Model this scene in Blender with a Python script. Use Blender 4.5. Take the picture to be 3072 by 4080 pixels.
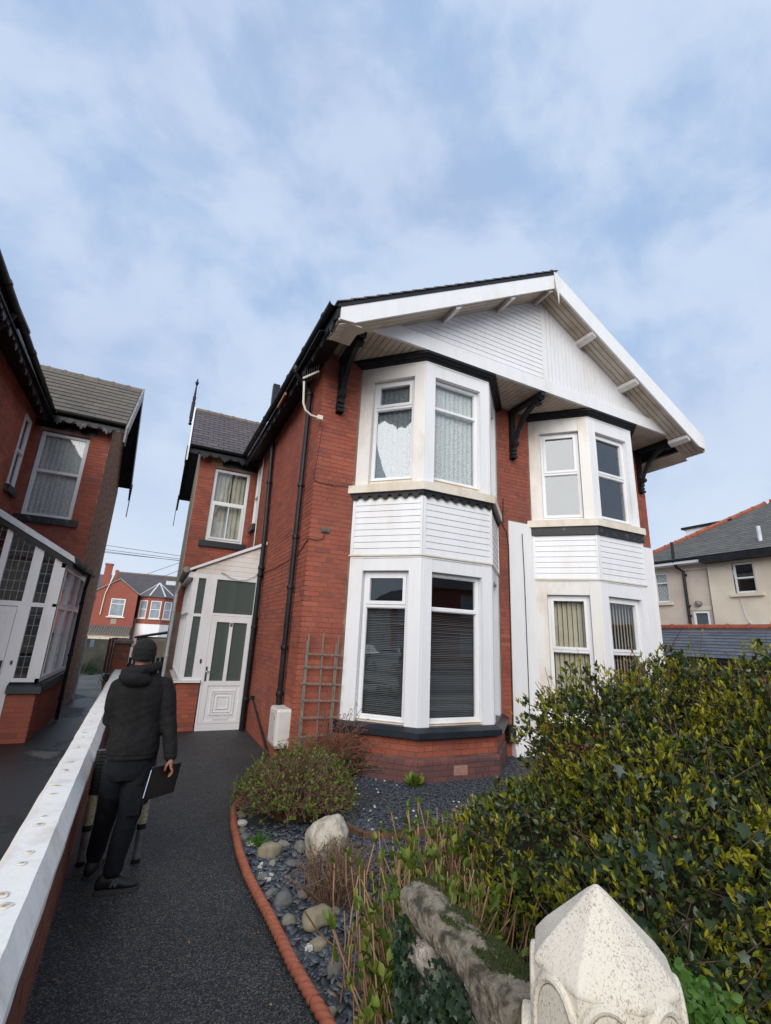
import bpy, bmesh, math, random
import numpy as np
from mathutils import Vector, Matrix
R_=math.radians
random.seed(7); RNG=np.random.default_rng(7)
S=bpy.context.scene
for o in list(bpy.data.objects): bpy.data.objects.remove(o)
COL=S.collection

# ------------------------------------------------------------------ camera
YAW,PITCH,ROLL,FPX,CH=0.446,0.271,-0.048,1813.2,1.8
cd=Vector((math.sin(YAW)*math.cos(PITCH),math.cos(YAW)*math.cos(PITCH),math.sin(PITCH)))
cr=Vector((math.cos(YAW),-math.sin(YAW),0)); cu=cr.cross(cd)
CR=math.cos(ROLL)*cr-math.sin(ROLL)*cu; CU=math.sin(ROLL)*cr+math.cos(ROLL)*cu
cam=bpy.data.cameras.new('camera'); camo=bpy.data.objects.new('camera',cam); COL.objects.link(camo)
cam.sensor_fit='HORIZONTAL'; cam.sensor_width=36; cam.lens=36*FPX/3072; cam.clip_end=1500; cam.clip_start=.02
m=Matrix.Identity(4)
for i,v in enumerate((CR,CU,-cd)):
    for j in range(3): m[j][i]=v[j]
m.translation=(0,0,CH); camo.matrix_world=m; S.camera=camo
def px(P):
    v=Vector(P)-Vector((0,0,CH)); z=v.dot(cd)
    if z<.1: return None
    return 1536+FPX*v.dot(CR)/z, 2040-FPX*v.dot(CU)/z, z

# ------------------------------------------------------------------ world and sun
SUN_EL,SUN_AZ=R_(28),R_(214)   # azimuth measured from +y towards +x
w=bpy.data.worlds.new('World'); S.world=w; w.use_nodes=True
N=w.node_tree.nodes; L=w.node_tree.links; N.clear()
def wn(t,**k):
    n=N.new(t)
    for a,b in k.items(): setattr(n,a,b)
    return n
sky=wn('ShaderNodeTexSky',sky_type='NISHITA',sun_disc=False,sun_elevation=SUN_EL,sun_rotation=SUN_AZ,air_density=1.0,dust_density=.6,ozone_density=1.2)
tc=wn('ShaderNodeTexCoord'); sep=wn('ShaderNodeSeparateXYZ'); L.new(tc.outputs['Generated'],sep.inputs[0])
mx=wn('ShaderNodeMath',operation='MAXIMUM'); L.new(sep.outputs[2],mx.inputs[0]); mx.inputs[1].default_value=0
ad=wn('ShaderNodeMath',operation='ADD'); L.new(mx.outputs[0],ad.inputs[0]); ad.inputs[1].default_value=.42
dv=wn('ShaderNodeVectorMath',operation='DIVIDE'); L.new(tc.outputs['Generated'],dv.inputs[0])
cb=wn('ShaderNodeCombineXYZ'); [L.new(ad.outputs[0],cb.inputs[i]) for i in range(3)]; L.new(cb.outputs[0],dv.inputs[1])
mp=wn('ShaderNodeMapping'); mp.inputs['Rotation'].default_value=(R_(20),R_(-35),R_(-25)); mp.inputs['Scale'].default_value=(1.7,2.0,2.2); mp.inputs['Location'].default_value=(3.1,1.7,0)
L.new(tc.outputs['Generated'],mp.inputs[0])
n1=wn('ShaderNodeTexNoise'); n1.inputs['Scale'].default_value=2.5; n1.inputs['Detail'].default_value=7; n1.inputs['Roughness'].default_value=.55; n1.inputs['Distortion'].default_value=.15
L.new(mp.outputs[0],n1.inputs['Vector'])
n2=wn('ShaderNodeTexNoise'); n2.inputs['Scale'].default_value=.9; n2.inputs['Detail'].default_value=4; L.new(mp.outputs[0],n2.inputs['Vector'])
r1=wn('ShaderNodeMapRange',interpolation_type='SMOOTHSTEP'); r1.inputs['From Min'].default_value=.30; r1.inputs['From Max'].default_value=.62; r1.inputs['To Min'].default_value=.84; r1.inputs['To Max'].default_value=.98
L.new(n1.outputs['Fac'],r1.inputs['Value'])
cc=wn('ShaderNodeMix',data_type='RGBA'); cc.inputs[6].default_value=(3.6,4.95,7.25,1); cc.inputs[7].default_value=(4.95,5.95,7.55,1)
r2=wn('ShaderNodeMapRange',interpolation_type='SMOOTHSTEP'); r2.inputs['From Min'].default_value=.33; r2.inputs['From Max'].default_value=.58; L.new(n1.outputs['Fac'],r2.inputs['Value']); L.new(r2.outputs[0],cc.inputs[0])
r3=wn('ShaderNodeMapRange',interpolation_type='SMOOTHSTEP'); r3.inputs['From Min'].default_value=.44; r3.inputs['From Max'].default_value=.66; r3.inputs['To Max'].default_value=.45; L.new(n2.outputs['Fac'],r3.inputs['Value'])
c2_=wn('ShaderNodeMix',data_type='RGBA'); L.new(r3.outputs[0],c2_.inputs[0]); L.new(cc.outputs[2],c2_.inputs[6]); c2_.inputs[7].default_value=(4.0,4.8,6.7,1); cc=c2_
ms=wn('ShaderNodeMix',data_type='RGBA'); L.new(r1.outputs[0],ms.inputs[0]); L.new(sky.outputs[0],ms.inputs[6]); L.new(cc.outputs[2],ms.inputs[7])
hz=wn('ShaderNodeMapRange',interpolation_type='SMOOTHSTEP'); hz.inputs['From Min'].default_value=.62; hz.inputs['From Max'].default_value=.05; hz.inputs['To Min'].default_value=0; hz.inputs['To Max'].default_value=.62; L.new(mx.outputs[0],hz.inputs['Value'])
mh=wn('ShaderNodeMix',data_type='RGBA'); L.new(hz.outputs[0],mh.inputs[0]); L.new(ms.outputs[2],mh.inputs[6]); mh.inputs[7].default_value=(6.1,6.8,7.75,1); ms=mh
bg=wn('ShaderNodeBackground'); bg.inputs['Strength'].default_value=.11; L.new(ms.outputs[2],bg.inputs[0])
wo=wn('ShaderNodeOutputWorld'); L.new(bg.outputs[0],wo.inputs[0])
sl=bpy.data.lights.new('sun','SUN'); sl.energy=3.0; sl.angle=R_(58); sl.color=(1,.95,.88)
so=bpy.data.objects.new('sun',sl); COL.objects.link(so)
sd=Vector((math.sin(SUN_AZ)*math.cos(SUN_EL),math.cos(SUN_AZ)*math.cos(SUN_EL),math.sin(SUN_EL)))
so.rotation_euler=sd.to_track_quat('Z','Y').to_euler(); so.location=(-4,-8,12)
S.view_settings.view_transform='Standard'; S.view_settings.look='None'; S.view_settings.gamma=1; S.view_settings.exposure=.15
S.render.engine='CYCLES'; S.cycles.max_bounces=6; S.cycles.transparent_max_bounces=12

# ------------------------------------------------------------------ materials
def newmat(name):
    m=bpy.data.materials.new(name); m.use_nodes=True; t=m.node_tree; t.nodes.clear()
    o=t.nodes.new('ShaderNodeOutputMaterial'); b=t.nodes.new('ShaderNodeBsdfPrincipled'); t.links.new(b.outputs[0],o.inputs[0])
    return m,t,b,o
def node(t,ty,**k):
    n=t.nodes.new(ty)
    for a,v in k.items(): setattr(n,a,v)
    return n
def noise(t,scale,detail=4,rough=.55,coord='Object',vec=None,stretch=None):
    c=node(t,'ShaderNodeTexCoord') if coord!='World' else node(t,'ShaderNodeNewGeometry')
    out=c.outputs['Position'] if coord=='World' else c.outputs[coord]
    if stretch:
        mp=node(t,'ShaderNodeMapping'); mp.inputs['Scale'].default_value=stretch; t.links.new(out,mp.inputs[0]); out=mp.outputs[0]
    n=node(t,'ShaderNodeTexNoise'); n.inputs['Scale'].default_value=scale; n.inputs['Detail'].default_value=detail; n.inputs['Roughness'].default_value=rough
    t.links.new(out,n.inputs['Vector']); return n.outputs['Fac']
def ramp(t,fac,stops):
    r=node(t,'ShaderNodeValToRGB'); e=r.color_ramp.elements
    while len(e)>1: e.remove(e[-1])
    for i,(p,c) in enumerate(stops):
        x=e[0] if i==0 else e.new(p)
        x.position=p; x.color=(c[0],c[1],c[2],1) if not isinstance(c,(int,float)) else (c,c,c,1)
    t.links.new(fac,r.inputs[0]); return r.outputs[0]
def mixc(t,fac,a,b,mode='MIX'):
    m=node(t,'ShaderNodeMix',data_type='RGBA',blend_type=mode)
    for i,v in ((0,fac),(6,a),(7,b)):
        if isinstance(v,(int,float)): m.inputs[i].default_value=v
        elif isinstance(v,tuple): m.inputs[i].default_value=(*v,1)
        else: t.links.new(v,m.inputs[i])
    return m.outputs[2]
def bump(t,b,h,strength=.3,dist=.01):
    n=node(t,'ShaderNodeBump'); n.inputs['Strength'].default_value=strength; n.inputs['Distance'].default_value=dist
    t.links.new(h,n.inputs['Height']); t.links.new(n.outputs[0],b.inputs['Normal'])
def tintval(t):
    a=node(t,'ShaderNodeAttribute',attribute_name='tint'); o=node(t,'ShaderNodeObjectInfo')
    s=node(t,'ShaderNodeMath',operation='ADD'); t.links.new(a.outputs['Fac'],s.inputs[0]); t.links.new(o.outputs['Random'],s.inputs[1])
    f=node(t,'ShaderNodeMath',operation='FRACT'); t.links.new(s.outputs[0],f.inputs[0]); return f.outputs[0]
MATS={}
def M(name,col,rough=.6,var=None,scale=6,detail=4,bmp=0,bscale=40,bdist=.004,metal=0,spec=.5,tint=None,stretch=None,lo=.35,hi=.65,coord='Object',sheen=0):
    """base colour col mixed towards var by noise; tint = list of ramp stops multiplied per piece"""
    m,t,b,o=newmat(name)
    c=(*col,)
    out=None
    if tint: out=ramp(t,tintval(t),tint)
    if var:
        f=ramp(t,noise(t,scale,detail,coord=coord,stretch=stretch),[(lo,0.0),(hi,1.0)])
        out=mixc(t,f,out if out is not None else c,var)
    if out is None: b.inputs['Base Color'].default_value=(*c,1)
    else: t.links.new(out,b.inputs['Base Color'])
    b.inputs['Roughness'].default_value=rough; b.inputs['Metallic'].default_value=metal; b.inputs['Specular IOR Level'].default_value=spec
    if bmp: bump(t,b,noise(t,bscale,5,.6,coord=coord),bmp,bdist)
    MATS[name]=m; return m
BRK=[(0,(.335,.086,.050)),(.25,(.38,.102,.058)),(.5,(.355,.088,.048)),(.72,(.31,.082,.052)),(.88,(.25,.074,.053)),(.95,(.42,.12,.065)),(1,(.19,.066,.055))]
def brickmat(name,stops,grime,amt=(.52,.75)):
    m,t,b,o=newmat(name)
    c=ramp(t,tintval(t),stops)
    g=ramp(t,noise(t,1.3,6,.6,coord='World'),[(amt[0],0.0),(amt[1],.8)])
    c=mixc(t,g,c,grime)
    g2=ramp(t,noise(t,55,3,.6,coord='World'),[(.3,.82),(.7,1.1)])
    c=mixc(t,1.0,c,g2,'MULTIPLY')
    so_=ramp(t,noise(t,.55,7,.68,coord='World',stretch=(1,1,.6)),[(.50,0.0),(.72,.55)]); c=mixc(t,so_,c,(.13,.045,.035))
    ef=ramp(t,noise(t,5,6,.75,coord='World'),[(.64,0.0),(.76,.45)])
    c=mixc(t,ef,c,(.45,.30,.24))
    t.links.new(c,b.inputs['Base Color']); b.inputs['Roughness'].default_value=.8
    bump(t,b,noise(t,120,4,.6,coord='World'),.35,.003); return m
mBRK=brickmat('red_brick',BRK,(.20,.05,.035))
mBRKD=brickmat('plinth_brick',[(0,(.125,.058,.056)),(.5,(.165,.066,.058)),(.8,(.090,.054,.058)),(1,(.24,.08,.058))],(.10,.05,.05))
mBRKO=brickmat('old_brick',[(0,(.22,.065,.035)),(.5,(.16,.05,.032)),(1,(.26,.09,.05))],(.09,.045,.032))
mMOR=M('mortar',(.17,.10,.075),.95,(.28,.2,.16),3,bmp=.3,coord='World')
mMORP=M('mortar_dark',(.12,.055,.04),.95,(.2,.11,.08),3,bmp=.3,coord='World')
def cladmat(name,col,dirt,lo,hi,rough=.32):
    m,t,b,o=newmat(name)
    f=ramp(t,noise(t,1.6,6,.62,coord='World',stretch=(1,1,.45)),[(lo,0.0),(hi,1.0)])
    c=mixc(t,f,col,dirt); f2=ramp(t,noise(t,7,6,.7,coord='World',stretch=(1,1,.16)),[(.35,.955),(.62,1.015)])
    c=mixc(t,1.0,c,f2,'MULTIPLY')
    t.links.new(c,b.inputs['Base Color']); b.inputs['Roughness'].default_value=rough; b.inputs['Specular IOR Level'].default_value=.35; return m
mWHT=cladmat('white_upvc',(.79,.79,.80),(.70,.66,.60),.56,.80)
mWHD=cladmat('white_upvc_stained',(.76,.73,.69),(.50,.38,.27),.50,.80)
mCRM=cladmat('cream_sill',(.74,.68,.58),(.56,.42,.28),.48,.75,.5)
mSOF=cladmat('soffit_board',(.60,.52,.43),(.36,.26,.18),.42,.72,.5)
mREN=cladmat('white_render',(.82,.81,.80),(.70,.62,.56),.55,.85,.8)
mRNC=M('cream_render',(.72,.63,.50),.9,(.60,.51,.41),.8,6,bmp=.35,bscale=25,coord='World')
mRNC2=M('tan_render',(.62,.52,.43),.9,(.50,.41,.35),.8,6,bmp=.35,bscale=25,coord='World')
mRNG=M('grey_render',(.42,.38,.30),.9,(.30,.26,.20),1.2,5,bmp=.3,coord='World')
mBLK=M('black_paint',(.007,.007,.008),.42,(.016,.017,.020),5,5,bmp=.15,bscale=30,spec=.3)
mBLW=M('weathered_black_paint',(.014,.015,.018),.5,(.16,.15,.14),9,6,bmp=.5,bscale=25,lo=.55,hi=.72)
mBLS=M('black_sill_paint',(.010,.014,.020),.4,(.018,.022,.03),4,5,bmp=.2)
mGUT=M('grey_gutter',(.16,.15,.14),.45,(.3,.28,.26),8)
mWPP=M('white_pipe',(.62,.66,.70),.4,(.5,.52,.55),5)
SLT=[(0,(.075,.062,.068)),(.4,(.10,.080,.082)),(.7,(.085,.072,.080)),(.9,(.12,.095,.09)),(1,(.05,.048,.058))]
mSLT=M('roof_slate',(.1,.08,.08),.55,(.16,.13,.11),9,tint=SLT,bmp=.3,bscale=60,lo=.55,hi=.85)
mSLB=M('blue_slate',(.1,.08,.08),.42,(.12,.12,.13),9,tint=[(0,(.05,.055,.068)),(.5,(.075,.08,.092)),(.9,(.10,.105,.115)),(1,(.04,.04,.05))],bmp=.3,bscale=60,lo=.55,hi=.85)
mCTL=M('concrete_tile',(.13,.115,.095),.9,(.20,.16,.09),5,tint=[(0,(.12,.108,.092)),(.6,(.15,.132,.11)),(1,(.10,.092,.082))],bmp=.4,bscale=80,lo=.6,hi=.85)
mRDG=M('ridge_tile',(.12,.10,.085),.85,(.20,.17,.14),9,bmp=.4)
mRDR=M('red_ridge_tile',(.36,.09,.045),.8,(.25,.07,.04),7,bmp=.3)
mPEB=M('pebbledash',(.50,.29,.19),.95,(.13,.07,.05),28,6,bmp=.9,bscale=70,bdist=.012,stretch=(1,1,.35),lo=.42,hi=.58,coord='World')
mTER=M('terracotta',(.36,.115,.062),.75,(.30,.085,.045),14,bmp=.3,bscale=90)
mALU=M('aluminium',(.45,.46,.47),.35,(.3,.3,.31),20,metal=.8)
mBPL=M('black_plastic',(.014,.014,.015),.4)
mLBL=M('ladder_label',(.50,.44,.28),.6,(.25,.21,.12),60,lo=.5,hi=.6)
mWOD=M('grey_wood',(.24,.20,.16),.85,(.14,.125,.10),10,bmp=.4,bscale=60,stretch=(4,4,.6))
mJKT=M('jacket_cloth',(.0085,.0072,.0076),.8,(.013,.0115,.012),9,bmp=.6,bscale=18,bdist=.015,spec=.25)
mTRS=M('trouser_cloth',(.0065,.0075,.0105),.85,(.010,.0115,.016),9,bmp=.6,bscale=16,bdist=.012,spec=.25)
mHAT=M('knit_wool',(.008,.008,.008),.95,bmp=.9,bscale=160,bdist=.006)
mSKN=M('skin',(.30,.12,.075),.5,(.22,.08,.05),12)
mSHO=M('shoe_black',(.008,.008,.010),.6,bmp=.3,bscale=200)
mSOL=M('shoe_sole',(.045,.042,.042),.7)
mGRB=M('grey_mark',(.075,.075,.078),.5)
mPRT=M('portfolio_leather',(.006,.006,.007),.28,bmp=.15,bscale=30)
mPAP=M('paper',(.5,.6,.7),.6)
mBOX=M('meter_box_plastic',(.66,.62,.58),.5,(.58,.53,.48),4)
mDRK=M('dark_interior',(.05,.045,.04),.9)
mINT=M('interior_wall',(.30,.27,.22),.9)
mFLR=M('interior_floor',(.08,.05,.03),.7)
mCUR=M('cream_curtain',(.52,.51,.43),.9,(.40,.39,.33),5)
mBLD=M('beige_blind',(.56,.51,.39),.8,(.48,.43,.33),5)
mVEN=M('venetian_slat',(.13,.14,.15),.35)
mCHR=M('chrome',(.55,.56,.58),.2,metal=1)
mSTN=M('garden_stone',(.26,.24,.20),.9,(.10,.095,.08),26,6,tint=[(0,(.15,.145,.13)),(.3,(.22,.20,.16)),(.6,(.13,.135,.13)),(.85,(.26,.23,.18)),(1,(.19,.135,.11))],bmp=.8,bscale=60,bdist=.008,lo=.5,hi=.8)
mSTW=M('pale_boulder',(.54,.48,.38),.92,(.26,.23,.18),7,8,bmp=1,bscale=12,bdist=.04,lo=.46,hi=.68)
mSTT=M('tan_stone',(.30,.25,.16),.88,(.20,.175,.125),16,6,bmp=.6,bscale=50,bdist=.006)
mWPB=M('white_pebble',(.72,.70,.66),.7,(.5,.48,.44),30)
mBRK2=M('bark_brown',(.16,.085,.045),.9,(.09,.05,.03),30)
mTWG=M('dry_twig',(.30,.17,.10),.85,(.18,.10,.06),25,tint=[(0,(.26,.14,.08)),(.5,(.40,.26,.15)),(.8,(.46,.27,.13)),(1,(.17,.09,.055))],lo=.5,hi=.8)
mTWO=M('old_brown_twig',(.2,.12,.07),.9,(.10,.055,.035),25,tint=[(0,(.17,.095,.06)),(.5,(.26,.155,.095)),(1,(.11,.06,.04))],lo=.5,hi=.8)
mTWD=M('dark_twig',(.085,.055,.04),.9)
def leafmat(name,stops,rough=.42,trans=.25):
    m,t,b,o=newmat(name)
    c=ramp(t,tintval(t),stops); t.links.new(c,b.inputs['Base Color']); b.inputs['Roughness'].default_value=rough; b.inputs['Specular IOR Level'].default_value=.4
    tr=node(t,'ShaderNodeBsdfTranslucent'); t.links.new(c,tr.inputs[0]); mx=node(t,'ShaderNodeMixShader'); mx.inputs[0].default_value=trans
    t.links.new(b.outputs[0],mx.inputs[1]); t.links.new(tr.outputs[0],mx.inputs[2]); t.links.new(mx.outputs[0],o.inputs[0]); return m
mLFY=leafmat('young_leaf',[(0,(.17,.19,.018)),(.4,(.28,.28,.020)),(.8,(.46,.40,.030)),(1,(.12,.16,.022))],.42,.35)
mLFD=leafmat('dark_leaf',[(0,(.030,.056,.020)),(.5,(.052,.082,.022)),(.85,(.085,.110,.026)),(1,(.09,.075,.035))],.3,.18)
mLFH=leafmat('hydrangea_leaf',[(0,(.075,.13,.018)),(.5,(.12,.19,.022)),(.9,(.19,.25,.03)),(1,(.22,.14,.05))],.45,.3)
mLFI=leafmat('ivy_leaf',[(0,(.018,.038,.022)),(.6,(.028,.052,.028)),(1,(.05,.075,.035))],.35,.1)
mLFP=leafmat('weed_leaf',[(0,(.06,.15,.02)),(1,(.10,.21,.03))],.5,.3)
mLFR=leafmat('red_leaf',[(0,(.34,.025,.022)),(.6,(.22,.02,.022)),(1,(.42,.04,.03))],.5,.2)
mMOS=M('moss',(.035,.05,.012),1,(.07,.085,.02),60,bmp=.9,bscale=140,bdist=.01)
mCON=M('mossy_concrete',(.25,.21,.155),.97,(.055,.048,.028),16,12,bmp=1,bscale=75,bdist=.012,lo=.45,hi=.60)
mRCK=M('rough_white_stone',(.50,.44,.37),.95,(.20,.165,.125),13,9,bmp=1,bscale=30,bdist=.03,lo=.45,hi=.66)
def capmat():
    m,t,b,o=newmat('speckled_white_paint')
    f=ramp(t,noise(t,5,4,.6),[(.35,.0),(.6,1.0)]); sp=ramp(t,noise(t,190,4,.75,stretch=(1,1,.5)),[(.55,0.0),(.59,1.0)])
    k=node(t,'ShaderNodeMath',operation='MULTIPLY'); t.links.new(f,k.inputs[0]); t.links.new(sp,k.inputs[1])
    c=mixc(t,k.outputs[0],(.76,.69,.57),(.30,.25,.19)); b2=ramp(t,noise(t,2.5,5,.6),[(.4,0.0),(.75,.5)]); c=mixc(t,b2,c,(.56,.49,.38)); g3=ramp(t,noise(t,14,7,.7,stretch=(1,1,.5)),[(.60,0.0),(.70,.75)]); c=mixc(t,g3,c,(.38,.32,.25))
    t.links.new(c,b.inputs['Base Color']); b.inputs['Roughness'].default_value=.75; bump(t,b,noise(t,70,5,.65),.5,.004); return m
mCAP=capmat()
def copingmat():
    m,t,b,o=newmat('painted_coping')
    c=mixc(t,ramp(t,noise(t,6,6,.65),[(.5,0.0),(.75,.8)]),(.84,.82,.78),(.62,.55,.47))
    c=mixc(t,ramp(t,noise(t,45,4,.7),[(.62,0.0),(.72,.6)]),c,(.45,.40,.34))
    t.links.new(c,b.inputs['Base Color']); b.inputs['Roughness'].default_value=.7; bump(t,b,noise(t,25,5,.65),.5,.006); return m
mCOP=copingmat()
def resinmat():
    m,t,b,o=newmat('resin_bound_aggregate')
    g=node(t,'ShaderNodeNewGeometry'); v=node(t,'ShaderNodeTexVoronoi'); v.inputs['Scale'].default_value=155; v.inputs['Randomness'].default_value=1; t.links.new(g.outputs['Position'],v.inputs['Vector'])
    sp=node(t,'ShaderNodeSeparateColor'); t.links.new(v.outputs['Color'],sp.inputs[0])
    c=ramp(t,sp.outputs[0],[(0,(.010,.011,.012)),(.45,(.022,.024,.028)),(.72,(.05,.053,.056)),(.88,(.095,.092,.082)),(1,(.15,.145,.125))])
    big=ramp(t,noise(t,1.1,6,.65,coord='World'),[(.3,.72),(.7,1.22)]); c=mixc(t,1.0,c,big,'MULTIPLY')
    t.links.new(c,b.inputs['Base Color']); b.inputs['Roughness'].default_value=.6; b.inputs['Specular IOR Level'].default_value=.35
    bump(t,b,v.outputs['Distance'],.9,.004); return m
mRES=resinmat()
def tarmat():
    m,t,b,o=newmat('damp_tarmac')
    n=noise(t,1.1,5,.6,coord='World',stretch=(1,.6,1))
    c=mixc(t,ramp(t,n,[(.56,0.0),(.60,1.0)]),(.016,.015,.015),(.10,.098,.092)); n2=ramp(t,noise(t,120,3,.6,coord='World'),[(.3,.7),(.7,1.3)]); c=mixc(t,1.0,c,n2,'MULTIPLY')
    t.links.new(c,b.inputs['Base Color']); r=ramp(t,n,[(.5,.45),(.6,.8)]); t.links.new(r,b.inputs['Roughness']); bump(t,b,noise(t,90,4,.6,coord='World'),.5,.005); return m
mTAR=tarmat()
mROAD=M('street_asphalt',(.05,.05,.052),.85,(.07,.07,.07),2,bmp=.3,coord='World')
mPAVE=M('paving',(.36,.34,.31),.9,(.16,.15,.14),3,bmp=.2,coord='World')
mSOIL=M('slate_bed_soil',(.045,.050,.058),.95,(.03,.03,.033),8,bmp=.5,coord='World')
mCHIP=M('slate_chip',(.06,.07,.08),.5,tint=[(0,(.048,.056,.070)),(.4,(.075,.086,.105)),(.75,(.10,.112,.13)),(.93,(.06,.062,.07)),(1,(.19,.16,.12))],var=(.10,.11,.12),scale=30,lo=.5,hi=.9)
mYARD=M('yard_concrete',(.30,.28,.25),.9,(.20,.18,.15),1.5,bmp=.3,coord='World')
def glassmat(name,refl,tintc=(.85,.9,.88),frost=0,wob=0):
    m,t,b,o=newmat(name); t.nodes.remove(b)
    lw=node(t,'ShaderNodeLayerWeight'); lw.inputs[0].default_value=.5; f=node(t,'ShaderNodeMath',operation='POWER'); t.links.new(lw.outputs['Facing'],f.inputs[0]); f.inputs[1].default_value=5
    mr=node(t,'ShaderNodeMapRange'); mr.inputs['From Min'].default_value=0; mr.inputs['From Max'].default_value=1; mr.inputs['To Min'].default_value=refl; mr.inputs['To Max'].default_value=1; t.links.new(f.outputs[0],mr.inputs['Value'])
    g=node(t,'ShaderNodeBsdfGlossy'); g.inputs['Roughness'].default_value=.01; g.inputs['Color'].default_value=(.95,.97,1,1)
    if wob:
        bp=node(t,'ShaderNodeBump'); bp.inputs['Strength'].default_value=.25; bp.inputs['Distance'].default_value=wob; t.links.new(noise(t,2.2,2,.4),bp.inputs['Height']); t.links.new(bp.outputs[0],g.inputs['Normal'])
    tr=node(t,'ShaderNodeBsdfTransparent'); tr.inputs[0].default_value=(*tintc,1)
    x=node(t,'ShaderNodeMixShader'); t.links.new(mr.outputs[0],x.inputs[0]); t.links.new(tr.outputs[0],x.inputs[1]); t.links.new(g.outputs[0],x.inputs[2])
    last=x.outputs[0]
    if frost:
        d=node(t,'ShaderNodeBsdfDiffuse'); d.inputs[0].default_value=(.13,.16,.15,1)
        y=node(t,'ShaderNodeMixShader'); y.inputs[0].default_value=frost; t.links.new(last,y.inputs[1]); t.links.new(d.outputs[0],y.inputs[2]); last=y.outputs[0]
    t.links.new(last,o.inputs[0]); return m
mGLS=glassmat('window_glass',.055,(.965,.975,.97),wob=.004)
mGLB=M('curtained_pane',(.34,.38,.40),.12,(.22,.26,.29),2)
mGLR=glassmat('coated_window_glass',.085,(.75,.78,.80),wob=.003)
mGLF=glassmat('frosted_glass',.06,(.7,.8,.75),.55)
def netmat():
    m,t,b,o=newmat('net_curtain')
    n=noise(t,38,3,.6); c=ramp(t,n,[(.40,(.64,.65,.63)),(.52,(.54,.56,.545)),(.60,(.40,.43,.42))]); t.links.new(c,b.inputs['Base Color']); b.inputs['Roughness'].default_value=.9; return m
mNET=netmat()

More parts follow.
